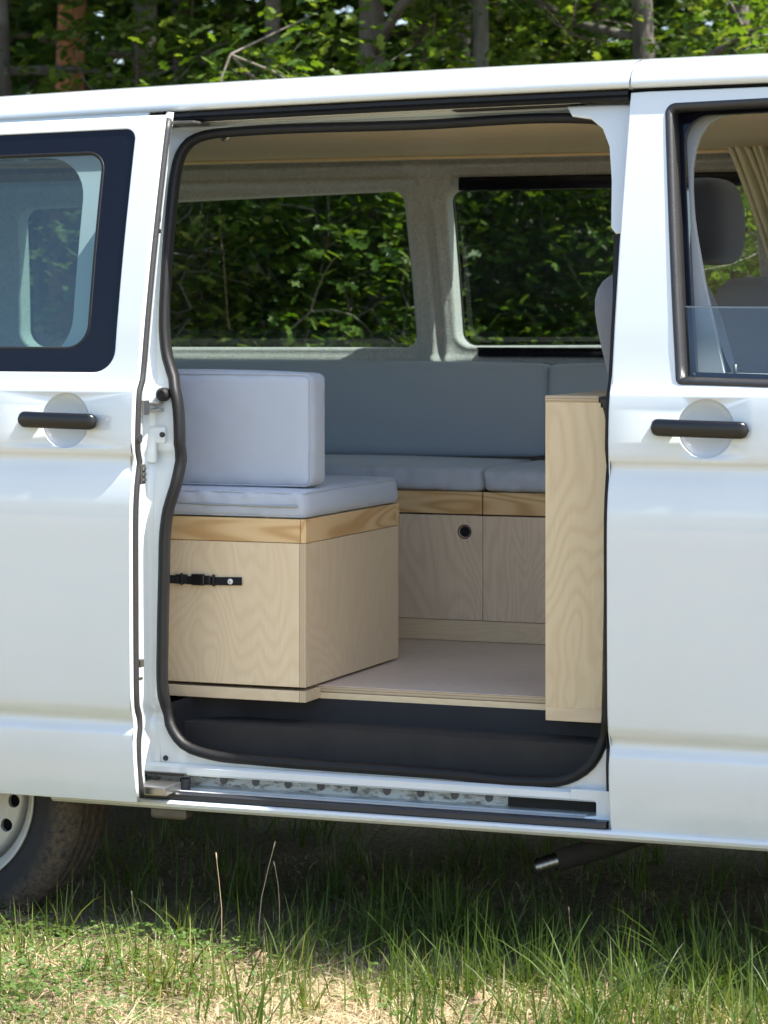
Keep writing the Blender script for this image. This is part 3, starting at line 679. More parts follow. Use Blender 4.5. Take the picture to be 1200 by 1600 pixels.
surf_panel('glass_channel', fwl(-.012, .012), [fwl(.013, .012)], lambda x, z: P(z) + .022, M['rubber'], fd, ZL, [], flange=0, hflange=.025)
surf_panel('inner_frame', fwl(-.03, .012), [inset(rpoly([(fw[0][0] + .004, fw[0][1], .01), (fw[1][0], fw[1][1], .01), (fw[2][0], fw[2][1], .05), (fw[3][0], fw[3][1], .075)], 10), .022)], lambda x, z: P(z) + .05, M['blackgloss'], fd, ZL, [], flange=0, hflange=.02)
surf_panel('door_trim', [(.02, .45), (1.0, .45), (1.0, 1.12), (.66, 1.78), (.03, 1.775)], [[(.212, 1.192), (.9, 1.18), (.62, 1.742)] + [(p[0], p[1]) for p in catmull([(.20, 1.744), (.147, 1.722), (.122, 1.665), (.124, 1.55), (.160, 1.38)], .03, False)]], lambda x, z: P(z) + .088, M['trim'], fd, ZL, [], flange=0, hflange=.015)
gt = 1.330
gl = [(.118, 1.165), (.95, 1.15), (.865, gt - .006), (.13, gt + .001), (.122, gt - .004), (.1195, gt - .012)]
surf_panel('window_glass', gl, [], lambda x, z: P(z) + .034, M['clear'], fd, [1.2, 1.25, 1.3], [], flange=.004)
V, F = tube([(.124, P(gt) + .036, gt + .0005), (.865, P(gt) + .036, gt - .0055)], .0022, 6); obj('glass_edge', V, F, M['white'], fd, True)
bbox('inner_door_sill', .16, .95, P(1.18) + .06, P(1.18) + .10, 1.170, 1.182, M['trim'], fd, .003)
V, F = tube([(.24, P(1.18) + .075, 1.18), (.24, P(1.18) + .075, 1.212)], .004, 8); obj('lock_knob', V, F, M['darkmetal'], fd, True)

# front wing and nose
farch = [(1.41 + .41 * cos(a), .225 + .41 * sin(a)) for a in np.linspace(pi - .03, .03, 24)]
def wingY(x, z): return P(z) + .20 * max(0, (x - 1.7) / .55)**2
surf_panel('front_wing', [(1.036, .235), (1.0, .2351)][:1] + farch + [(1.85, .26), (2.22, .30), (2.24, .7), (1.75, 1.13), (1.036, 1.15)], [], wingY, M['paint'], van, ZL, XL, flange=.02)
rows = []
for (x, z0, ins) in [(1.05, 1.83, .2), (1.30, 1.56, .13), (1.55, 1.31, .07), (1.74, 1.135, .035)]:
    rows.append([(x + .10 * (1 - ((y - .95) / .85)**2), y, z0) for y in np.linspace(.0 + ins, 1.9 - ins, 15)])
fixn(loft('windscreen', rows, M['clear'], van))
rows = []
for (x, z0, ins) in [(1.74, 1.13, .035), (1.95, 1.06, .06), (2.10, .96, .10), (2.17, .85, .14), (2.20, .70, .17), (2.235, .50, .18), (2.235, .30, .18)]:
    rows.append([(x + .11 * (1 - ((y - .95) / .85)**2), y, z0) for y in np.linspace(ins, 1.9 - ins, 15)])
fixn(loft('bonnet_and_nose', rows, M['paint'], van))
for s in (0, 1):
    pts = [(.72, .187, 1.79), (1.05, .14, 1.55), (1.40, .09, 1.33), (1.74, .04, 1.13)]
    V, F = tube([(x + .0, (y if s == 0 else 1.9 - y), z) for x, y, z in pts], .035, 8); obj('windscreen_pillar', V, F, M['paint'], van, True)
bbox('dashboard', 1.15, 1.65, .16, 1.74, .75, 1.09, M['dark'], van, .04)

# far side of the body, its lining and windows
w1 = rpoly([(-2.34, 1.209, .06), (-1.060, 1.213, .055), (-1.070, 1.672, .050), (-2.30, 1.636, .06)])
w2 = rpoly([(-.965, 1.218, .050), (-.075, 1.225, .05), (-.085, 1.688, .05), (-.966, 1.668, .045)])
w3 = rpoly([(.06, 1.18, .03), (.92, 1.16, .03), (.64, 1.73, .04), (.05, 1.73, .04)])
foarch = [(-1.592 + .40 * cos(a), .225 + .40 * sin(a)) for a in np.linspace(pi - .03, .03, 24)]
fo = [(-2.55, .232)] + foarch + [(-1.10, .232), (.98, .232)] + farch + [(1.85, .26), (2.22, .30), (2.24, .7), (1.75, 1.13), (1.03, 1.15), (.72, 1.79), (0, 1.785), (-2.52, 1.77), (-2.56, 1.2)]
def farY(x, z): return 1.9 - wingY(x, z)
surf_panel('far_side_panel', fo, [inset(q, -.012) for q in (w1, w2, w3)], farY, M['paint'], van, ZL[::2], XL, flange=.0, hflange=.0, flip=True)
for nm, q, mt in (('far_window', w1, 'privacy'), ('far_window', w2, 'privacy'), ('driver_window', w3, 'clear')):
    surf_panel(nm, inset(q, -.016), [], lambda x, z: 1.9 - P(z) - .014, M[mt], van, [1.3, 1.45, 1.6], [], flange=0)
def feltY(x, z):
    y = 1.9 - P(z) - .085
    y -= .022 * math.exp(-((z - 1.722) / .014)**2) + .018 * math.exp(-((z - 1.686 - .02 * (x + .5) * 0) / .011)**2) * (1 if x < -1.02 or x > -.93 else .3)
    c = -1.012 + .02 * (1.45 - z); u = x - c
    y -= .042 * math.exp(-(u / .034)**2) - .030 * math.exp(-((u - .012) / .010)**2) * min(1, max(0, (1.66 - z) / .1))
    y -= .022 * math.exp(-((x + 1.052) / .012)**2) * min(1, max(0, (z - 1.20) / .08)) * .8
    y -= .02 * math.exp(-((z - 1.185) / .018)**2)
    for q in ((-1.062, -9), (-.922, 9)): pass
    return y
fz = [1.0, 1.1, 1.16, 1.17, 1.18, 1.19, 1.2, 1.21, 1.24, 1.28, 1.33, 1.38, 1.43, 1.48, 1.53, 1.58, 1.62, 1.65, 1.665, 1.675, 1.68, 1.686, 1.692, 1.698, 1.705, 1.712, 1.718, 1.724, 1.73, 1.736]
fx = [-1.08, -1.07, -1.06, -1.052, -1.045, -1.038, -1.03, -1.02, -1.01, -1.003, -.997, -.991, -.985, -.979, -.973, -.966, -.96, -.95, -.94, -.93, -.92, -.91, -.8, -.5, -.3, -.1, -1.3, -1.5, -1.7, -1.9]
surf_panel('felt_lining', [(-2.5, .95), (.02, .95), (.02, 1.762), (-2.45, 1.745)], [w1, w2], feltY, M['felt'], van, fz, fx, flange=0, hflange=.062, rnd=.011)
# black rails of the sliding window
def railx(name, x0, x1, z0, z1, t=.03):
    zc = (z0 + z1) / 2; y = 1.9 - P(zc) - .085
    bbox(name, x0, x1, y - .034, y + t, z0, z1, M['blackgloss'], van, .004)
railx('window_rail', -.905, -.06, 1.654, 1.692); railx('window_rail', -.885, -.06, 1.200, 1.219); railx('window_rail', -.887, -.06, 1.2195, 1.2255, .04)
surf_panel('window_rubber', inset(w2, -.002), [inset(w2, .012)], lambda x, z: 1.9 - P(z) - .032, M['rubber'], van, [], [], flange=0, hflange=.01)
surf_panel('window_rubber', inset(w1, -.002), [inset(w1, .007)], lambda x, z: 1.9 - P(z) - .032, M['rubber'], van, [], [], flange=0, hflange=.01)
# driver's side lining in front of the felt, and lower side trim
surf_panel('driver_door_lining', [(.03, .45), (1.0, .45), (1.0, 1.12), (.66, 1.78), (.03, 1.775)], [inset(w3, -.004)], lambda x, z: 1.9 - P(z) - .075, M['trim'], van, ZL[::3], [], flange=0, hflange=.03)
# ceiling
bbox('ceiling_panel', -2.4, .95, .33, 1.575, 1.747, 1.756, M['plyceil'], van, .001)
bbox('ceiling_edge_trim', -2.4, .95, 1.562, 1.582, 1.738, 1.7465, M['plyceil'], van, .002)
bbox('header_trim', -1.12, -.03, .29, .328, 1.742, 1.784, M['trim'], van, .003)
cyl('ceiling_hook', (-1.03, .36, 1.728), .012, .006, M['metal'], van, 14, .3)
# back end
surf_o = [(-2.545, y, z) for y, z in ((.05, .3), (1.85, .3), (1.74, 1.75), (.16, 1.75))]
def backpanel():
    lo_ = [(.06, .25), (1.84, .25), (1.88, .9), (1.72, 1.84), (.18, 1.84), (.02, .9)]; ho = rpoly([(.32, 1.22, .08), (1.58, 1.22, .08), (1.5, 1.68, .08), (.4, 1.68, .08)])
    o = surf_panel('tailgate', lo_, [ho], lambda x, z: 0.0, M['paint'], van, [], [], flange=0, hflange=.03)
    g = surf_panel('tailgate_window', inset(ho, -.01), [], lambda x, z: 0.015, M['privacy'], van, [], [], flange=0)
    for ob in (o, g):
        l = ob.location.copy(); me = ob.data; b = wloc(van)
        for v in me.vertices:
            wx, wy, wz = v.co.x + b.x, v.co.y + b.y, v.co.z + b.z
            v.co = (-2.555 + wy + .06 * max(0, wz - 1.2) - b.x, wx - b.y, wz - b.z)
        me.update()
backpanel()
# wheels
def wheel(name, cx, flip, parent):
    y0 = .075 if not flip else 1.825; s = 1 if not flip else -1; c = (cx, y0, .225)
    W = .205; Rt = .328
    e = bpy.data.objects.new(name, None); S.collection.objects.link(e); e.parent = parent; e.location = Vector(c) - wloc(parent); e.empty_display_size = .1
    pr = [(.012, .205), (.004, .215), (.0, .235), (-.006, .262), (-.004, .285), (.004, .300), (.014, .312), (.022, .3215), (.034, .3262)]
    for k in range(4):
        g = .045 + k * .037; pr += [(g, Rt), (g + .001, Rt - .008), (g + .007, Rt - .008), (g + .008, Rt)]
    pr += [(.172, .3262), (.185, .3215), (.193, .312), (.205, .29), (.21, .262), (.203, .215), (.195, .205)]
    n = 120; V, F = lathe([(u * s, r) for u, r in pr], n, 'y', c)
    m = len(pr); i0 = [i for i, (u, r) in enumerate(pr) if r > .3] 
    V = [(c[0] + (x - c[0]) * (1 - (.008 if (k // m) % 4 == 0 and .31 < pr[k % m][1] < .3285 and abs(pr[k % m][0] - .1) > .06 else 0)), y, c[2] + (z - c[2]) * (1 - (.008 if (k // m) % 4 == 0 and .31 < pr[k % m][1] < .3285 and abs(pr[k % m][0] - .1) > .06 else 0))) for k, (x, y, z) in enumerate(V)]
    fixn(obj('tyre', V, F, M['tyre'], e, True))
    def disc(x, z):
        r = math.hypot(x - c[0], z - c[2])
        pts = [(0, .012), (.05, .012), (.075, .018), (.085, .034), (.105, .042), (.145, .028), (.178, .030), (.186, .055), (.192, .060), (.21, .06)]
        return y0 + s * float(np.interp(r, [p[0] for p in pts], [p[1] for p in pts]))
    holes = [circle(c[0] + .153 * cos(a), c[2] + .153 * sin(a), .0165, 20) for a in np.arange(16) * 2 * pi / 16 + .26] 
    rings = [circle(c[0], c[2], q, 60) for q in (.05, .06, .075, .08, .085, .095, .105, .12, .132, .168, .178, .182, .186)]
    surf_panel('rim_disc', circle(c[0], c[2], .193, 60), holes, disc, M['rim'], e, [], [], rings, flange=0, hflange=.012 , flip=flip)
    V, F = lathe([(u * s, r) for u, r in [(.06, .19), (.03, .192), (.016, .198), (.008, .207), (.0, .214), (-.003, .2185), (.002, .220), (.012, .214), (.03, .205), (.19, .205)]], 72, 'y', c); fixn(obj('rim', V, F, M['rim'], e, True))
    V, F = lathe([(u * s, r) for u, r in [(.006, .0001), (.006, .026), (.010, .031), (.02, .032)]], 28, 'y', c); fixn(obj('hub_cap', V, F, M['dark'], e, True))
    V, F = lathe([(u * s, r) for u, r in [(.07, .0001), (.07, .19), (.16, .19), (.16, .0001)]], 40, 'y', c); fixn(obj('brake_drum', V, F, M['under'], e, True))
    for k in range(5):
        a = 2 * pi * k / 5 + .3; cyl('wheel_bolt', (c[0] + .056 * cos(a), y0 + (.004 if not flip else -.014), c[2] + .056 * sin(a)), .009, .010, M['darkmetal'], e, 6)
    return e
wheel('rear_wheel', -1.592, False, van); wheel('rear_wheel', -1.592, True, van); wheel('front_wheel', 1.41, False, van); wheel('front_wheel', 1.41, True, van)
for (x0, x1) in ((-2.007, -1.177), (1.0, 1.84)):
    for (y0, y1) in ((.03, .36), (1.54, 1.87)):
        rows = [[((x0 + x1) / 2 + .405 * cos(a), y, .225 + .405 * sin(a)) for a in np.linspace(0, pi, 20)] for y in (y0, y1)]
        fixn(loft('wheel_arch_liner', rows, M['under'], van))
# heater exhaust below the sill
V, F = tube([(-.252, .296, .103), (-.205, .320, .118)], .0165, 16, caps=False)
ep = fixn(obj('heater_exhaust', V, F, M['metal'], van, True))
for t in (.1, .32, .54, .76):
    V, F = tube([(-.252 + .047 * t, .296 + .024 * t, .103 + .015 * t), (-.252 + .047 * (t + .12), .296 + .024 * (t + .12), .103 + .015 * (t + .12))], .0192, 16, caps=False); obj('corrugation', V, F, M['metal'], ep, True)
V, F = tube([(-.208, .318, .117), (-.12, .362, .143), (0, .42, .185), (.1, .47, .26)], .024, 14); obj('exhaust_sleeve', V, F, M['under'], van, True)
bbox('side_skirt_bracket', -.10, -.02, .13, .3, .198, .21, M['under'], van, .003)

# ------------------------------------------------------------------ camper furniture
FZ = .478
fp = bbox('plywood_floor', -2.3, -.03, .29, 1.70, .4635, FZ, [M['plyfloor'], M['edge']], None, .001, 1, lambda n: 1 if n.y < -.8 else 0)
tag(fp, 'pale birch plywood floor board with layered front edge above the step', 'floor board')
# corner seat box beside the doorway
bx = thing('seat_box', (-1.1, .49, FZ), 'birch plywood seat box with pine rail and black strap at the doorway', 'seat box')
side = lambda n: 1 if n.y < -.8 else 0
bbox('front_panel', -1.52, -.7735, .2, .215, .4835, .8045, M['plyz'], bx)
bbox('side_panel', -.773, -.758, .1995, .785, .4835, .8045, [M['plyz2'], M['edgev']], bx, matf=side)
bbox('back_panel', -1.52, -.774, .770, .7845, .4835, .8045, M['plyz2'], bx)
bbox('top_panel', -1.515, -.776, .216, .769, .79, .804, M['plyx'], bx)
bbox('front_rail', -1.52, -.7715, .1985, .2165, .8055, .8585, M['pinex'], bx)
bbox('side_rail', -.7705, -.7565, .1985, .768, .8055, .8585, M['piney'], bx)
bbox('corner_post', -.7725, -.756, .7685, .7855, .8055, .8585, M['pinex'], bx)
pb = bbox('base_board', -1.52, -.774, .2, .2885, .450, .4755, M['plyx'], bx)
bbox('base_end', -.7735, -.7585, .1995, .2885, .450, .4755, [M['plyz2'], M['edgev']], bx, matf=side)
stp = bpy.data.objects.new('strap', None)
def strapband(x0, x1, z, hgt, yo, name='strap_band', parent=None, sag=0):
    rows = []
    for t in np.linspace(0, 1, 14):
        x = x0 + (x1 - x0) * t; y = .1985 - yo - .0012 * abs(sin(t * 7)); zz = z - sag * sin(pi * t)
        rows.append([(x, y, zz - hgt / 2), (x, y - .0018, zz - hgt / 2), (x, y - .0018, zz + hgt / 2), (x, y, zz + hgt / 2)])
    return fixn(loft(name, rows, M['strapm'], parent or bx, False, closed=True))
sb = strapband(-1.12, -.912, .716, .0185, .001, 'strap', bx, .002)
strapband(-1.075, -1.045, .7165, .021, .0035, 'strap_fold', sb)
bbox('slide_adjuster', -1.062, -1.056, .190, .1955, .703, .730, M['handle'], sb, .0015)
bbox('buckle_body', -1.035, -1.000, .187, .1965, .7035, .7295, M['handle'], sb, .004)
bbox('buckle_clip', -1.000, -.986, .189, .1960, .7065, .7265, M['handle'], sb, .003)
bbox('slide_adjuster', -.983, -.977, .190, .1958, .7025, .7295, M['handle'], sb, .0015)
cyl('snap_button', (-.9395, .1915, .7145), .0065, .003, M['white'], sb, 18, .3)
cyl('snap_centre', (-.9395, .1908, .7145), .0022, .001, M['metal'], sb, 10, .3)

sc = cushion('seat_cushion', -1.50, -.757, .196, .787, .859, .922, M['cushion'], 'thin blue-grey seat cushion with zip lying on the corner seat box', 'cushion', .014, .006, .0032, 1, nb=(60, 26, 8))
V, F = tube([(x, .1915 + .0015 * sin(x * 40), .889 + .002 * sin(x * 9)) for x in np.linspace(-1.48, -.775, 30)], .0028, 6); obj('zip', V, F, M['trim'], sc, True)
for z in (.917, .864):
    V, F = tube(ring_rect(-1.498, -.7595, .1975, .7845, z, .016), .0014, 6, closed=True); obj('piping', V, F, M['cushion'], sc, True)
bc = cushion('back_cushion', -1.50, -.768, .252, .34, .926, 1.182, M['cushion'], 'upright blue-grey back cushion standing on the corner seat cushion', 'cushion', .016, .008, .0016, 2, nb=(36, 10, 22))
for y in (.255, .337):
    V, F = tube(ring_rect(-1.498, -.770, .929, 1.180, y, .014, plane='xz'), .0014, 6, closed=True); obj('piping', V, F, M['cushion'], bc, True)

# long storage bench on the far side
bn = thing('storage_bench', (-.9, 1.46, FZ), 'long birch plywood storage bench with pine top rail along the far wall', 'bench')
def hdoor(x0, x1, hole=None):
    hs = [circle(hole[0], hole[1], .0155, 28)] if hole else []
    d = surf_panel('cabinet_door', [(x0, .534), (x1, .534), (x1, .7995), (x0, .7995)], hs, lambda x, z: 1.2, M['plyz3'], bn, [.62, .70], [], flange=.015, hflange=.015, rnd=.0012)
    if hole:
        V, F = lathe([(.0, .0155), (-.0015, .0175), (.0, .0185), (.002, .0185)], 28, 'y', (hole[0], 1.1995, hole[1])); fixn(obj('finger_hole_ring', V, F, M['strapm'], d, True)); cyl('hole_shade_disc', (hole[0], 1.204, hole[1]), .0165, .008, M['strapm'], d, 24, .05)  # black disc set in the hole paints the shade inside it
    return d
for (a, b, h) in ((-1.40, -1.0155, None), (-1.0125, -.6868, (-.734, .759)), (-.6835, -.3568, None), (-.3535, -.06, None)):
    hdoor(a, b, h); bbox('pine_rail', a, b, 1.1985, 1.2165, .8045, .8615, M['pinex'], bn, .0015)
bbox('plinth', -2.0, -.04, 1.2005, 1.2155, FZ + .001, .5315, M['plyx'], bn, .001)
bbox('carcass', -2.0, -.04, 1.222, 1.68, FZ + .001, .7975, M['dark'], bn, .001)
bbox('top_board', -2.0, -.04, 1.2175, 1.69, .845, .861, M['plyx'], bn, .001)
cushion('bench_cushion', -2.0, -.6862, 1.193, 1.66, .8625, .9255, M['cushion'], 'long blue-grey bench cushion between the corner seat and the cushion gap', 'cushion', .016, .008, .0045, 3, nb=(90, 22, 8))
cushion('bench_cushion', -.6840, -.05, 1.193, 1.66, .8625, .9225, M['cushion'], 'blue-grey bench cushion partly hidden behind the tall narrow cabinet', 'cushion', .016, .008, .0045, 4, nb=(60, 22, 8))
cushion('bench_back_cushion', -2.05, -.651, 1.615, 1.685, .932, 1.183, M['backc'], 'wide slate-blue back cushion standing below the far window', 'cushion', .014, .006, .0012, 5, nb=(40, 8, 20), tilt=.03)
cushion('bench_back_cushion', -.648, -.05, 1.625, 1.69, .932, 1.181, M['backc'], 'slate-blue back cushion directly behind the top of the narrow cabinet', 'cushion', .014, .006, .0012, 6, nb=(36, 8, 20), tilt=.03)

# narrow cabinet at the front of the doorway
cb = thing('narrow_cabinet', (-.13, .45, FZ), 'tall narrow birch plywood cabinet at the front edge of the doorway', 'cabinet')
xr = lambda z: -.0745 + .012 * (z - .44) / .7
fr = [(-.198, .470), (xr(.47), .470), (xr(1.07) + .002, 1.07), (xr(1.125) - .010, 1.1255), (-.198, 1.1255)]
surf_panel('front_panel', fr, [], lambda x, z: .2, M['plyz4'], cb, [.6, .8, 1.0], [], flange=.015, rnd=.0012)
surf_panel('foot_board', [(-.198, .442), (xr(.44), .442), (xr(.47), .4686), (-.198, .4686)], [], lambda x, z: .2003, M['plyx'], cb, [], [], flange=.088, rnd=.0012)
bbox('side_panel', -.1975, -.183, .2155, .70, FZ + .001, 1.125, M['plyz2'], cb)
bbox('inner_side_panel', -.095, -.0815, .2155, .70, FZ + .001, 1.07, M['plyz2'], cb)
bbox('back_panel', -.182, -.0955, .686, .70, FZ + .001, 1.125, M['plyz2'], cb)
bbox('top_board', -.199, -.0795, .1985, .705, .1 + 1.0265, 1.1405, [M['plyx'], M['edge']], cb, .001, 1, lambda n: 1 if n.y < -.8 else 0)
bbox('black_corner_piece', -.079, -.056, .20, .26, 1.112, 1.137, M['handle'], cb, .004)

# ------------------------------------------------------------------ front seats
def seatmesh(name, pts, mat, parent, n=28, ex=.5):
    """pts: list of (x, z, half_y, half_t, lean) rings up the back"""
    rows = []
    for (x, z, hy, ht, tilt) in pts:
        ring = []
        for k in range(n):
            a = 2 * pi * k / n; cx_ = abs(cos(a))**ex * (1 if cos(a) > 0 else -1); sx_ = abs(sin(a))**ex * (1 if sin(a) > 0 else -1)
            ring.append((x + ht * cx_, parent.location.y + hy * sx_, z + tilt * cx_ * ht))
        rows.append(ring)
    V = [p for r in rows for p in r]; F = []
    for i in range(len(rows) - 1):
        for k in range(n): F.append((i * n + k, i * n + (k + 1) % n, (i + 1) * n + (k + 1) % n, (i + 1) * n + k))
    F.append(tuple(range(n))); F.append(tuple((len(rows) - 1) * n + k for k in range(n)))
    o = fixn(obj(name, V, F, mat, parent, True)); md = o.modifiers.new('s', 'SUBSURF'); md.levels = 1; md.render_levels = 1
    return o
def make_seat(name, yc, xo, label):
    t = thing(name, (.2 + xo, yc, .45), label, 'seat', None)
    X = xo
    b = seatmesh('backrest', [(X + .09, .72, .20, .09, 0), (X + .075, .80, .235, .10, 0), (X + .03, 1.0, .245, .10, 0), (X - .015, 1.18, .245, .098, 0), (X - .048, 1.30, .242, .095, .1), (X - .062, 1.36, .234, .088, .1), (X - .066, 1.395, .212, .07, .1), (X - .067, 1.412, .165, .043, .0)], M['seatgrey'], t, ex=.3)
    seatmesh('headrest', [(X + .06, 1.424, .085, .035, 0), (X + .064, 1.433, .125, .055, 0), (X + .062, 1.465, .150, .066, 0), (X + .061, 1.51, .156, .069, 0), (X + .062, 1.56, .148, .064, 0), (X + .064, 1.596, .128, .054, 0), (X + .064, 1.618, .09, .032, 0)], M['headgrey'], t, ex=.72)
    for s in (-1, 1):
        V, F = tube([(X - .03, yc + s * .06, 1.38), (X + .035, yc + s * .06, 1.45)], .006, 8); obj('headrest_post', V, F, M['metal'], t, True)
    bbox('seat_base', X + .06, X + .56, yc - .24, yc + .24, .62, .76, M['seatgrey'], t, .05, 3)
    bbox('seat_box', X + .10, X + .52, yc - .20, yc + .20, .452, .62, M['dark'], t, .01)
    return t
make_seat('passenger_seat', .475, .030, 'light grey front passenger seat just behind the half-open door window')
make_seat('driver_seat', 1.40, .06, 'grey driver seat at the right edge, beyond the passenger seat')
V, F = tube([(.098, .222, 1.46), (.125, .245, 1.36), (.17, .275, 1.22), (.24, .30, 1.05), (.3, .31, .82)], .022, 8, flat=.12)
sbl = obj('seat_belt', V, F, M['belt'], van, True)
# curtain gathered at the far front pillar
rows = []
nv, nu = 34, 420
for j in range(nv):
    t = j / (nv - 1); z = 1.757 - t * .56; row = []
    xl_ = -.128 + .135 * min(1, t / .62)**.9; xr_ = .42 - .10 * min(1, t / .7)
    for i in range(nu):
        u = i / (nu - 1); ph = u * 2 * pi * 26 + 1.3 * sin(u * 33 + 1) + .6 * sin(t * 4 + u * 18)
        am = .023 + .006 * (1 - t)**3 + .006 * sin(u * 33 + 2)
        row.append((xl_ + (xr_ - xl_) * u + .005 * cos(ph * 1.0), 1.50 + .03 * t + am * sin(ph) + .012 * sin(ph * .37 + t * 4), z + .006 * sin(u * 40) * (1 - t)**4 + .004 * (t > .98) * sin(ph)))
    rows.append(row)
cu = loft('curtain', rows, M['curtain'], None)
tag(cu, 'khaki fabric curtain gathered in folds behind the front seats', 'curtain')
md = cu.modifiers.new('thick', 'SOLIDIFY'); md.thickness = .0015
V, F = tube([(-.16, 1.51, 1.7515), (.5, 1.51, 1.7515)], .004, 8); obj('curtain_rail', V, F, M['darkmetal'], van, True)

# ------------------------------------------------------------------ vegetation
def mesh_np(name, V, F, mat, parent=None, loc=(0, 0, 0)):
    """V (n,3), F (m,k) numpy"""
    me = bpy.data.meshes.new(name); n, m, k = len(V), len(F), F.shape[1]
    me.vertices.add(n); me.vertices.foreach_set('co', np.asarray(V - np.array(loc), np.float32).ravel())
    me.loops.add(m * k); me.loops.foreach_set('vertex_index', F.astype(np.int32).ravel())
    me.polygons.add(m); me.polygons.foreach_set('loop_start', np.arange(0, m * k, k, dtype=np.int32))
    me.update(calc_edges=True); me.materials.append(mat)
    base = wloc(parent) if parent is not None else Vector((0, 0, 0))
    return link(name, me, None, parent, tuple(Vector(loc) - base))
OAK = np.array([(0, 0, 0), (.22, .24, .03), (.36, .14, .05), (.58, .34, .02), (.74, .16, .03), (.92, .20, .0), (1.0, -.02, -.05), (.80, -.24, .02), (.62, -.13, .04), (.42, -.33, .02), (.28, -.13, .05), (.14, -.2, .03), (.5, 0, 0)], float)
OAKF = np.array([(12, i, (i + 1) % 12) for i in range(12)])
LEAF = np.array([(0, 0, 0), (.35, .26, .06), (.7, .22, .05), (1, 0, -.05), (.7, -.22, .05), (.35, -.26, .06)], float)
LEAFF = np.array([(0, 1, 5), (1, 2, 5), (2, 4, 5), (2, 3, 4)])
def place(tmpl, tf, pos, dirs, ups, size):
    d = dirs / np.linalg.norm(dirs, axis=1, keepdims=True); s = np.cross(ups, d); s /= np.linalg.norm(s, axis=1, keepdims=True) + 1e-9; u = np.cross(d, s)
    V = pos[:, None, :] + size[:, None, None] * (tmpl[None, :, 0:1] * d[:, None, :] + tmpl[None, :, 1:2] * s[:, None, :] + tmpl[None, :, 2:3] * u[:, None, :])
    F = tf[None] + (np.arange(len(pos)) * len(tmpl))[:, None, None]
    return V.reshape(-1, 3), F.reshape(-1, tf.shape[1])
def leaves(centres, per, spread, size, rng, tmpl, tf):
    n = len(centres) * per; c = np.repeat(centres, per, 0)
    az = np.repeat(rng.uniform(0, 2 * pi, len(centres)), per) + rng.normal(0, .9, n)
    off = rng.normal(0, 1, (n, 3)) * np.array(spread); pos = c + off
    d = np.stack([np.cos(az), np.sin(az), rng.normal(-.15, .4, n)], 1)
    up = np.stack([rng.normal(0, .55, n), rng.normal(0, .55, n), np.ones(n)], 1)
    return place(tmpl, tf, pos, d, up, size * rng.uniform(.4, 1.45, n))
def tree(px_, z_, h, r0, label, kind='oak', seed=0, low=.6, crown=(1.5, 1.5), ncl=420, per=44, lsize=.054, near=True, xy=None, group='trees behind the van', name=None, leaf=None, bark=None):
    rng = np.random.default_rng(seed)
    if xy is None:
        l = (px_ - 600) / 4300 * z_; x = CAM[0] - sin(YAW) * z_ + cos(YAW) * l; y = CAM[1] + cos(YAW) * z_ + sin(YAW) * l
    else: x, y = xy
    z0 = gz(x, y) - .03
    t = thing(name or (kind + '_tree'), (x, y, z0), label, 'tree', group)
    pts = [(x + .10 * h * .15 * sin(s * 3 + seed) * s * 2, y + .08 * h * .12 * cos(s * 4 + seed) * s, z0 + s * h) for s in np.linspace(0, 1, 12)]
    TV, TF = tube(pts, [r0 * .72 * (1.35 if s == 0 else 1) * (1 - .8 * s) + .008 for s in np.linspace(0, 1, 12)], 9)
    cents = []; BV, BF = list(TV), list(TF)
    TWV, TWF = [], []
    def addtube(p, r, n, A, B):
        v, f = tube(p, r, n); o = len(A); A.extend(v); B.extend(tuple(i + o for i in q) for q in f)
    nb = 26
    for b in range(nb):
        s = low / h + (1 - low / h) * (b / nb)**.9; bz = z0 + s * h * .97; k = min(11, s * 11); i = int(k)
        bp = Vector(pts[i]).lerp(Vector(pts[min(11, i + 1)]), k - i)
        az = b * 2.4 + rng.uniform(-.5, .5) + seed; L = crown[0] * (1.15 - .75 * s) * rng.uniform(.75, 1.2); el = rng.uniform(-.1, .45) + s * .4
        d = Vector((cos(az) * cos(el), sin(az) * cos(el), sin(el))); q = []
        for j in range(6):
            u = j / 5; q.append(bp + d * (L * u) + Vector((rng.normal(0, .05), rng.normal(0, .05), rng.normal(0, .04) - .22 * u * u * L * .5)) * (u > 0))
        addtube(q, [max(.004, r0 * .42 * (1 - .8 * s) * (1 - .85 * j / 5)) for j in range(6)], 6, BV, BF)
        for j in range(2, 6):
            for m_ in range(int(ncl / nb / 4) + 1):
                c = q[j] + Vector(rng.normal(0, 1, 3) * np.array([.24, .24, .17]) * crown[1]); cents.append(tuple(c))
                if near and m_ < 3: sg_ = Vector(rng.normal(0, .05, 3)); addtube([q[j].lerp(c, u_) + sg_ * (4 * u_ * (1 - u_)) for u_ in (0, .25, .5, .75, 1)], [.0045, .004, .0035, .0025, .0015], 4, TWV, TWF)
    fixn(obj('trunk', BV, BF, M[bark] if bark else (M['barkpine'] if kind == 'pine' else M['barkoak']), t, True))
    if TWV: obj('twigs', TWV, TWF, M['twig'], t, False)['kind'] = 'stuff'
    V, F = leaves(np.array(cents), per, (.12, .12, .065), lsize, rng, OAK if near else LEAF, OAKF if near else LEAFF)
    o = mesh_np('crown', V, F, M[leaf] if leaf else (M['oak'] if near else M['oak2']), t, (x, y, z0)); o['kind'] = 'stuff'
    return t
tree(560, 10.6, 6.5, .085, 'leafy oak whose branches hang just above the middle of the roof', seed=1, ncl=460, crown=(1.5, 1.0))
tree(1010, 10.4, 6.0, .07, 'leafy oak behind the joint in the white roof rail', seed=2, ncl=460, crown=(1.5, 1.0))
tree(20, 11.2, 6.5, .08, 'dark oak trunk at the very upper left corner', seed=3, ncl=460, crown=(1.5, 1.0))
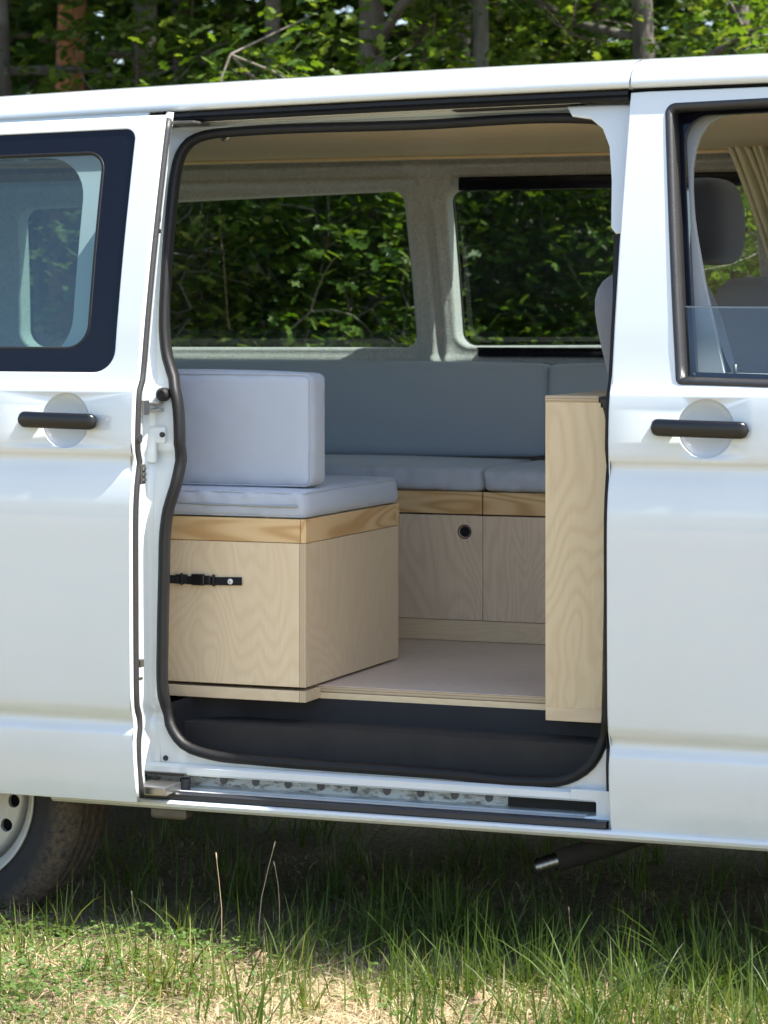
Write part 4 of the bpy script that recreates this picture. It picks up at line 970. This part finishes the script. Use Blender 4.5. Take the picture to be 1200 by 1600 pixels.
tree(775, 10.9, 7.0, .048, 'grey oak trunk above the roof, over the right-hand far window', seed=4, ncl=300, low=3.2, crown=(1.5, 1.1), bark='barkpale')
tree(428, 11.2, 7.5, .045, 'slim grey oak trunk above the roof, over the left-hand far window', seed=5, ncl=300, low=3.2, crown=(1.5, 1.1), bark='barkpale')
tree(715, 12.6, 7.5, .05, 'slim oak behind the felt pillar between the far windows', seed=18, ncl=300, low=2.9, crown=(1.6, 1.2), bark='barkpale')
tree(95, 13.2, 9.5, .11, 'reddish pine trunk at the upper left above the roof', 'pine', seed=6, ncl=300, low=3.6, crown=(1.8, 1.3))
tree(205, 14.0, 8.5, .10, 'dark oak trunk right of the reddish pine', seed=7, ncl=360, low=2.4, crown=(1.8, 1.3))
tree(1150, 12.4, 7.0, .08, 'leafy oak behind the front door at the right edge', seed=8, ncl=420, crown=(1.6, 1.1))
tree(300, 15.0, 8, .09, 'oak standing deeper in the wood between two grey trunks', seed=9, ncl=360, per=18, near=False, lsize=.11, crown=(2.0, 1.4))
tree(680, 14.5, 8, .09, 'oak deeper in the wood above the middle of the sliding doorway', seed=10, ncl=360, per=18, near=False, lsize=.11, crown=(2.0, 1.4))
tree(920, 15.0, 8, .10, 'oak deeper in the wood near the roof joint', seed=12, ncl=360, per=18, near=False, lsize=.11, crown=(2.0, 1.4))
tree(-60, 14.0, 8, .10, 'oak deeper in the wood at the left edge', seed=13, ncl=360, per=18, near=False, lsize=.11, crown=(2.0, 1.4))
tree(1280, 14.5, 8, .10, 'oak deeper in the wood at the right edge', seed=14, ncl=360, per=18, near=False, lsize=.11, crown=(2.0, 1.4))
tree(500, 10.0, 1.9, .03, 'low oak sapling seen through the left-hand far window', seed=15, ncl=150, low=.25, crown=(.75, .7), group='saplings behind the van', name='oak_sapling')
tree(860, 10.6, 1.9, .03, 'low oak sapling seen through the right-hand far window', seed=16, ncl=150, low=.25, crown=(.75, .7), group='saplings behind the van', name='oak_sapling')
tree(245, 9.9, 1.95, .02, 'added yellow-green bush standing in for the bright slice at the left end of the far window', seed=17, ncl=90, per=26, low=.3, crown=(.42, .45), group='saplings behind the van', name='added_bush', leaf='yellowleaf')  # added bush, its pale leaves imitate a bright slice in the window
# deep wood behind
rng = np.random.default_rng(50); n = 5200
zz = rng.uniform(15.5, 27, n); ll = rng.uniform(-.42, .42, n) * zz; hh = rng.uniform(0, 1, n)**1.2 * 8.5
cx_ = CAM[0] - sin(YAW) * zz + cos(YAW) * ll; cy_ = CAM[1] + cos(YAW) * zz + sin(YAW) * ll
cz_ = np.array([gz(a, b) for a, b in zip(cx_, cy_)]) + hh
V, F = leaves(np.stack([cx_, cy_, cz_], 1), 16, (.30, .30, .20), .26, rng, LEAF, LEAFF)
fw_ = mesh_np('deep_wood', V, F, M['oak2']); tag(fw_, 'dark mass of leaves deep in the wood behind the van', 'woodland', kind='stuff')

# grass ---------------------------------------------------------------
def blades(n, xr_, yr_, hmin, hmax, wid, mat, name, label, seed, bend=.5, dens=None, lie=0., clump=0):
    rng = np.random.default_rng(seed)
    x = rng.uniform(*xr_, n * 4); y = rng.uniform(*yr_, n * 4)
    if clump:
        nc = clump; k = rng.integers(0, nc, n * 4); ccx = rng.uniform(*xr_, nc); ccy = rng.uniform(*yr_, nc); sd_ = rng.uniform(.015, .06, nc)[k]; x = ccx[k] + rng.normal(0, 1, n * 4) * sd_; y = ccy[k] + rng.normal(0, 1, n * 4) * sd_
    if dens is not None:
        p = dens(x, y); keep = rng.uniform(0, 1, len(x)) < p; x, y = x[keep], y[keep]
    x, y = x[:n], y[:n]; n = len(x)
    z = np.array([gz(a, b) for a, b in zip(x, y)])
    h = rng.uniform(hmin, hmax, n) * rng.uniform(.6, 1.15, n); az = rng.uniform(0, 2 * pi, n); bd = np.abs(rng.normal(0, bend, n)) * h
    dx, dy = np.cos(az), np.sin(az); wa = rng.uniform(0, 2 * pi, n); wx, wy = np.cos(wa) * wid * rng.uniform(.6, 1.4, n), np.sin(wa) * wid * rng.uniform(.6, 1.4, n)
    V = np.zeros((n, 9, 3))
    for i, s in enumerate((0, .3, .62, .85)):
        w_ = (1 - s**1.6) * .9 + .1; off = bd * (.45 * s + .55 * s**2)
        zc = h * s * (1 - .25 * s * np.minimum(1, bd / np.maximum(h, .01)) - lie * s * .5)
        for j, sg in enumerate((-1, 1)):
            V[:, 2 * i + j] = np.stack([x + dx * off + sg * wx * w_, y + dy * off + sg * wy * w_, z - .004 + zc], 1)
    V[:, 8] = np.stack([x + dx * bd, y + dy * bd, z + h * (1 - .3 * np.minimum(1, bd / np.maximum(h, .01)) - lie * .5)], 1)
    f = np.array([(0, 1, 3), (0, 3, 2), (2, 3, 5), (2, 5, 4), (4, 5, 7), (4, 7, 6), (6, 7, 8)])
    o = mesh_np(name, V.reshape(-1, 3), (f[None] + (np.arange(n) * 9)[:, None, None]).reshape(-1, 3), M[mat]); tag(o, label, 'grass', kind='stuff'); return o
def pat(x, y, k=1.): return np.clip(.5 + .6 * np.sin(2.6 * x * k + 1.1) * np.sin(3.4 * y * k + .4) + .4 * np.sin(7.1 * x * k - 4.3 * y * k), 0, 1)
bare = lambda x, y: 1 - .93 * np.exp(-(((x + .52) / .30)**2 + ((y + .33) / .16)**2)) - .6 * np.exp(-(((x + .95) / .16)**2 + ((y + .12) / .10)**2)) * 1.
right = lambda x, y: np.clip((x + .75) / .5, .12, 1)
blades(2600, (-2.2, 1.2), (-1.1, .05), .025, .07, .0017, 'grass', 'short_grass', 'short sunlit green grass in front of the van', 1, .6, lambda x, y: bare(x, y) * (.03 + .97 * pat(x, y)**3))
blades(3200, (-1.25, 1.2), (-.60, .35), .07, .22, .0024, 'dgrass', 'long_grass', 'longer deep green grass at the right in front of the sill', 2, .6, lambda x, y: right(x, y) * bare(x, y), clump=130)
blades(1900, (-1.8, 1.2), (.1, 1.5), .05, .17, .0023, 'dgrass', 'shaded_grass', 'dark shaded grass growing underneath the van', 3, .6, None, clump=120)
blades(1300, (-1.4, 1.0), (-.5, .15), .06, .17, .0024, 'grass', 'grass_tufts', 'upright tufts of grass along the shadow edge', 4, .5, clump=46)
blades(30000, (-2.2, 1.3), (-1.1, .1), .03, .11, .0012, 'straw', 'dry_straw', 'pale dry straw lying on the ground in front', 5, 1.8, lambda x, y: .3 + .7 * (1 - pat(x, y)), .9)
blades(2400, (-1.8, 1.2), (.0, 1.2), .02, .07, .0010, 'straw', 'straw_underneath', 'thin dry stems lying in the shade below the van', 6, 1.4, None, .7)
SV, SF = [], []
for (px_, y_, h_, lx) in ((345, -.07, .235, -.012), (405, .04, .25, .03), (438, .05, .20, -.02), (215, .02, .12, -.02), (900, .05, .16, -.02)):
    u_ = (px_ - 600) / 4300; zz_ = (y_ - CAM[1]) / (cos(YAW) + sin(YAW) * u_); x_ = CAM[0] + zz_ * (-sin(YAW) + cos(YAW) * u_); z_ = gz(x_, y_)
    v, f = tube([(x_ + lx * q * q + .004 * sin(q * 5 + px_), y_ + .01 * q * q, z_ + h_ * q) for q in (0, .25, .5, .75, .93, .97, 1)], [.0010, .0010, .0009, .0008, .0007, .0019, .0010], 5); o_ = len(SV); SV += v; SF += [tuple(i + o_ for i in q) for q in f]
tag(obj('tall_stems', SV, SF, M['straw'], None, True), 'a few tall thin grass stems with seed heads before the sill', 'grass', kind='stuff')
blades(5000, (-9, 7), (-9, 4), .05, .13, .004, 'grass', 'meadow_grass', 'meadow grass around the van', 8, .5, lambda x, y: (1 - ((x > -2.2) & (x < 1.2) & (y > -1.1) & (y < 2))) * (.3 + .7 * pat(x, y, .5)))
# clover and low weeds at lower left
def weeds(n, xr_, yr_, seed, name, label, sz, dens):
    rng = np.random.default_rng(seed); x = rng.uniform(*xr_, n * 3); y = rng.uniform(*yr_, n * 3); k = rng.uniform(0, 1, n * 3) < dens(x, y); x, y = x[k][:n], y[k][:n]; n = len(x)
    z = np.array([gz(a, b) for a, b in zip(x, y)]) + rng.uniform(.005, .06, n); az = rng.uniform(0, 2 * pi, n)
    out = []; per = 3; pos = np.repeat(np.stack([x, y, z], 1), per, 0); a = np.repeat(az, per) + np.tile(np.arange(per) * 2.1, n) + rng.normal(0, .2, n * per)
    d = np.stack([np.cos(a), np.sin(a), rng.normal(.25, .3, n * per)], 1); up = np.stack([rng.normal(0, .35, n * per), rng.normal(0, .35, n * per), np.ones(n * per)], 1)
    V, F = place(LEAF * np.array([1, 1.25, 1]), LEAFF, pos, d, up, sz * rng.uniform(.6, 1.3, n * per))
    o = mesh_np(name, V, F, M['weed']); tag(o, label, 'weeds', kind='stuff')
weeds(3600, (-1.75, -.55), (-.75, .02), 21, 'clover_patch', 'bright green low clover and weeds at the lower left', .011, lambda x, y: np.clip((-.62 - x) / .35, .03, 1) * (.35 + .65 * pat(x, y, 2)))
weeds(900, (-.7, 1.1), (-.7, .6), 22, 'scattered_weeds', 'small scattered weeds between grass blades', .012, lambda x, y: pat(x, y, 2.2))
# crumbled leaf litter
rng = np.random.default_rng(31); n = 2600
x = rng.uniform(-1.9, 1.1, n); y = rng.uniform(-.8, 1.2, n); z = np.array([gz(a, b) for a, b in zip(x, y)]) + rng.uniform(.003, .016, n)
az = rng.uniform(0, 2 * pi, n); V, F = place(LEAF, LEAFF, np.stack([x, y, z], 1), np.stack([np.cos(az), np.sin(az), rng.normal(0, .3, n)], 1), np.stack([rng.normal(0, .4, n), rng.normal(0, .4, n), np.ones(n)], 1), rng.uniform(.006, .026, n))
o = mesh_np('leaf_litter', V, F, M['litter']); tag(o, 'crumbled brown leaf litter scattered on the ground', 'leaf litter', kind='stuff')
# single dry oak leaves
for i, (x, y, a, s, lab) in enumerate([(-.20, -.30, .6, .05, 'pinkish dry leaf standing up in the grass at lower right'), (-1.27, -.42, 2.0, .05, 'brown curled dry leaf at the bottom left corner'), (.12, -.33, 1.2, .055, 'brown dry leaf among the grass near the right edge'), (-.72, -.10, 2.8, .042, 'pale dry leaf lying in the straw left of centre')]):
    z = gz(x, y) + .028
    V, F = place(OAK * np.array([1, 1.1, 2.5]), OAKF, np.array([[x, y, z]]), np.array([[cos(a), sin(a), .5]]), np.array([[.2, -.8, .7]]), np.array([s]))
    o = mesh_np('dry_leaf', V, F, M['litter'], None, (x, y, z)); tag(o, lab, 'leaf', 'single dry leaves'); o.modifiers.new('t', 'SOLIDIFY').thickness = .0008
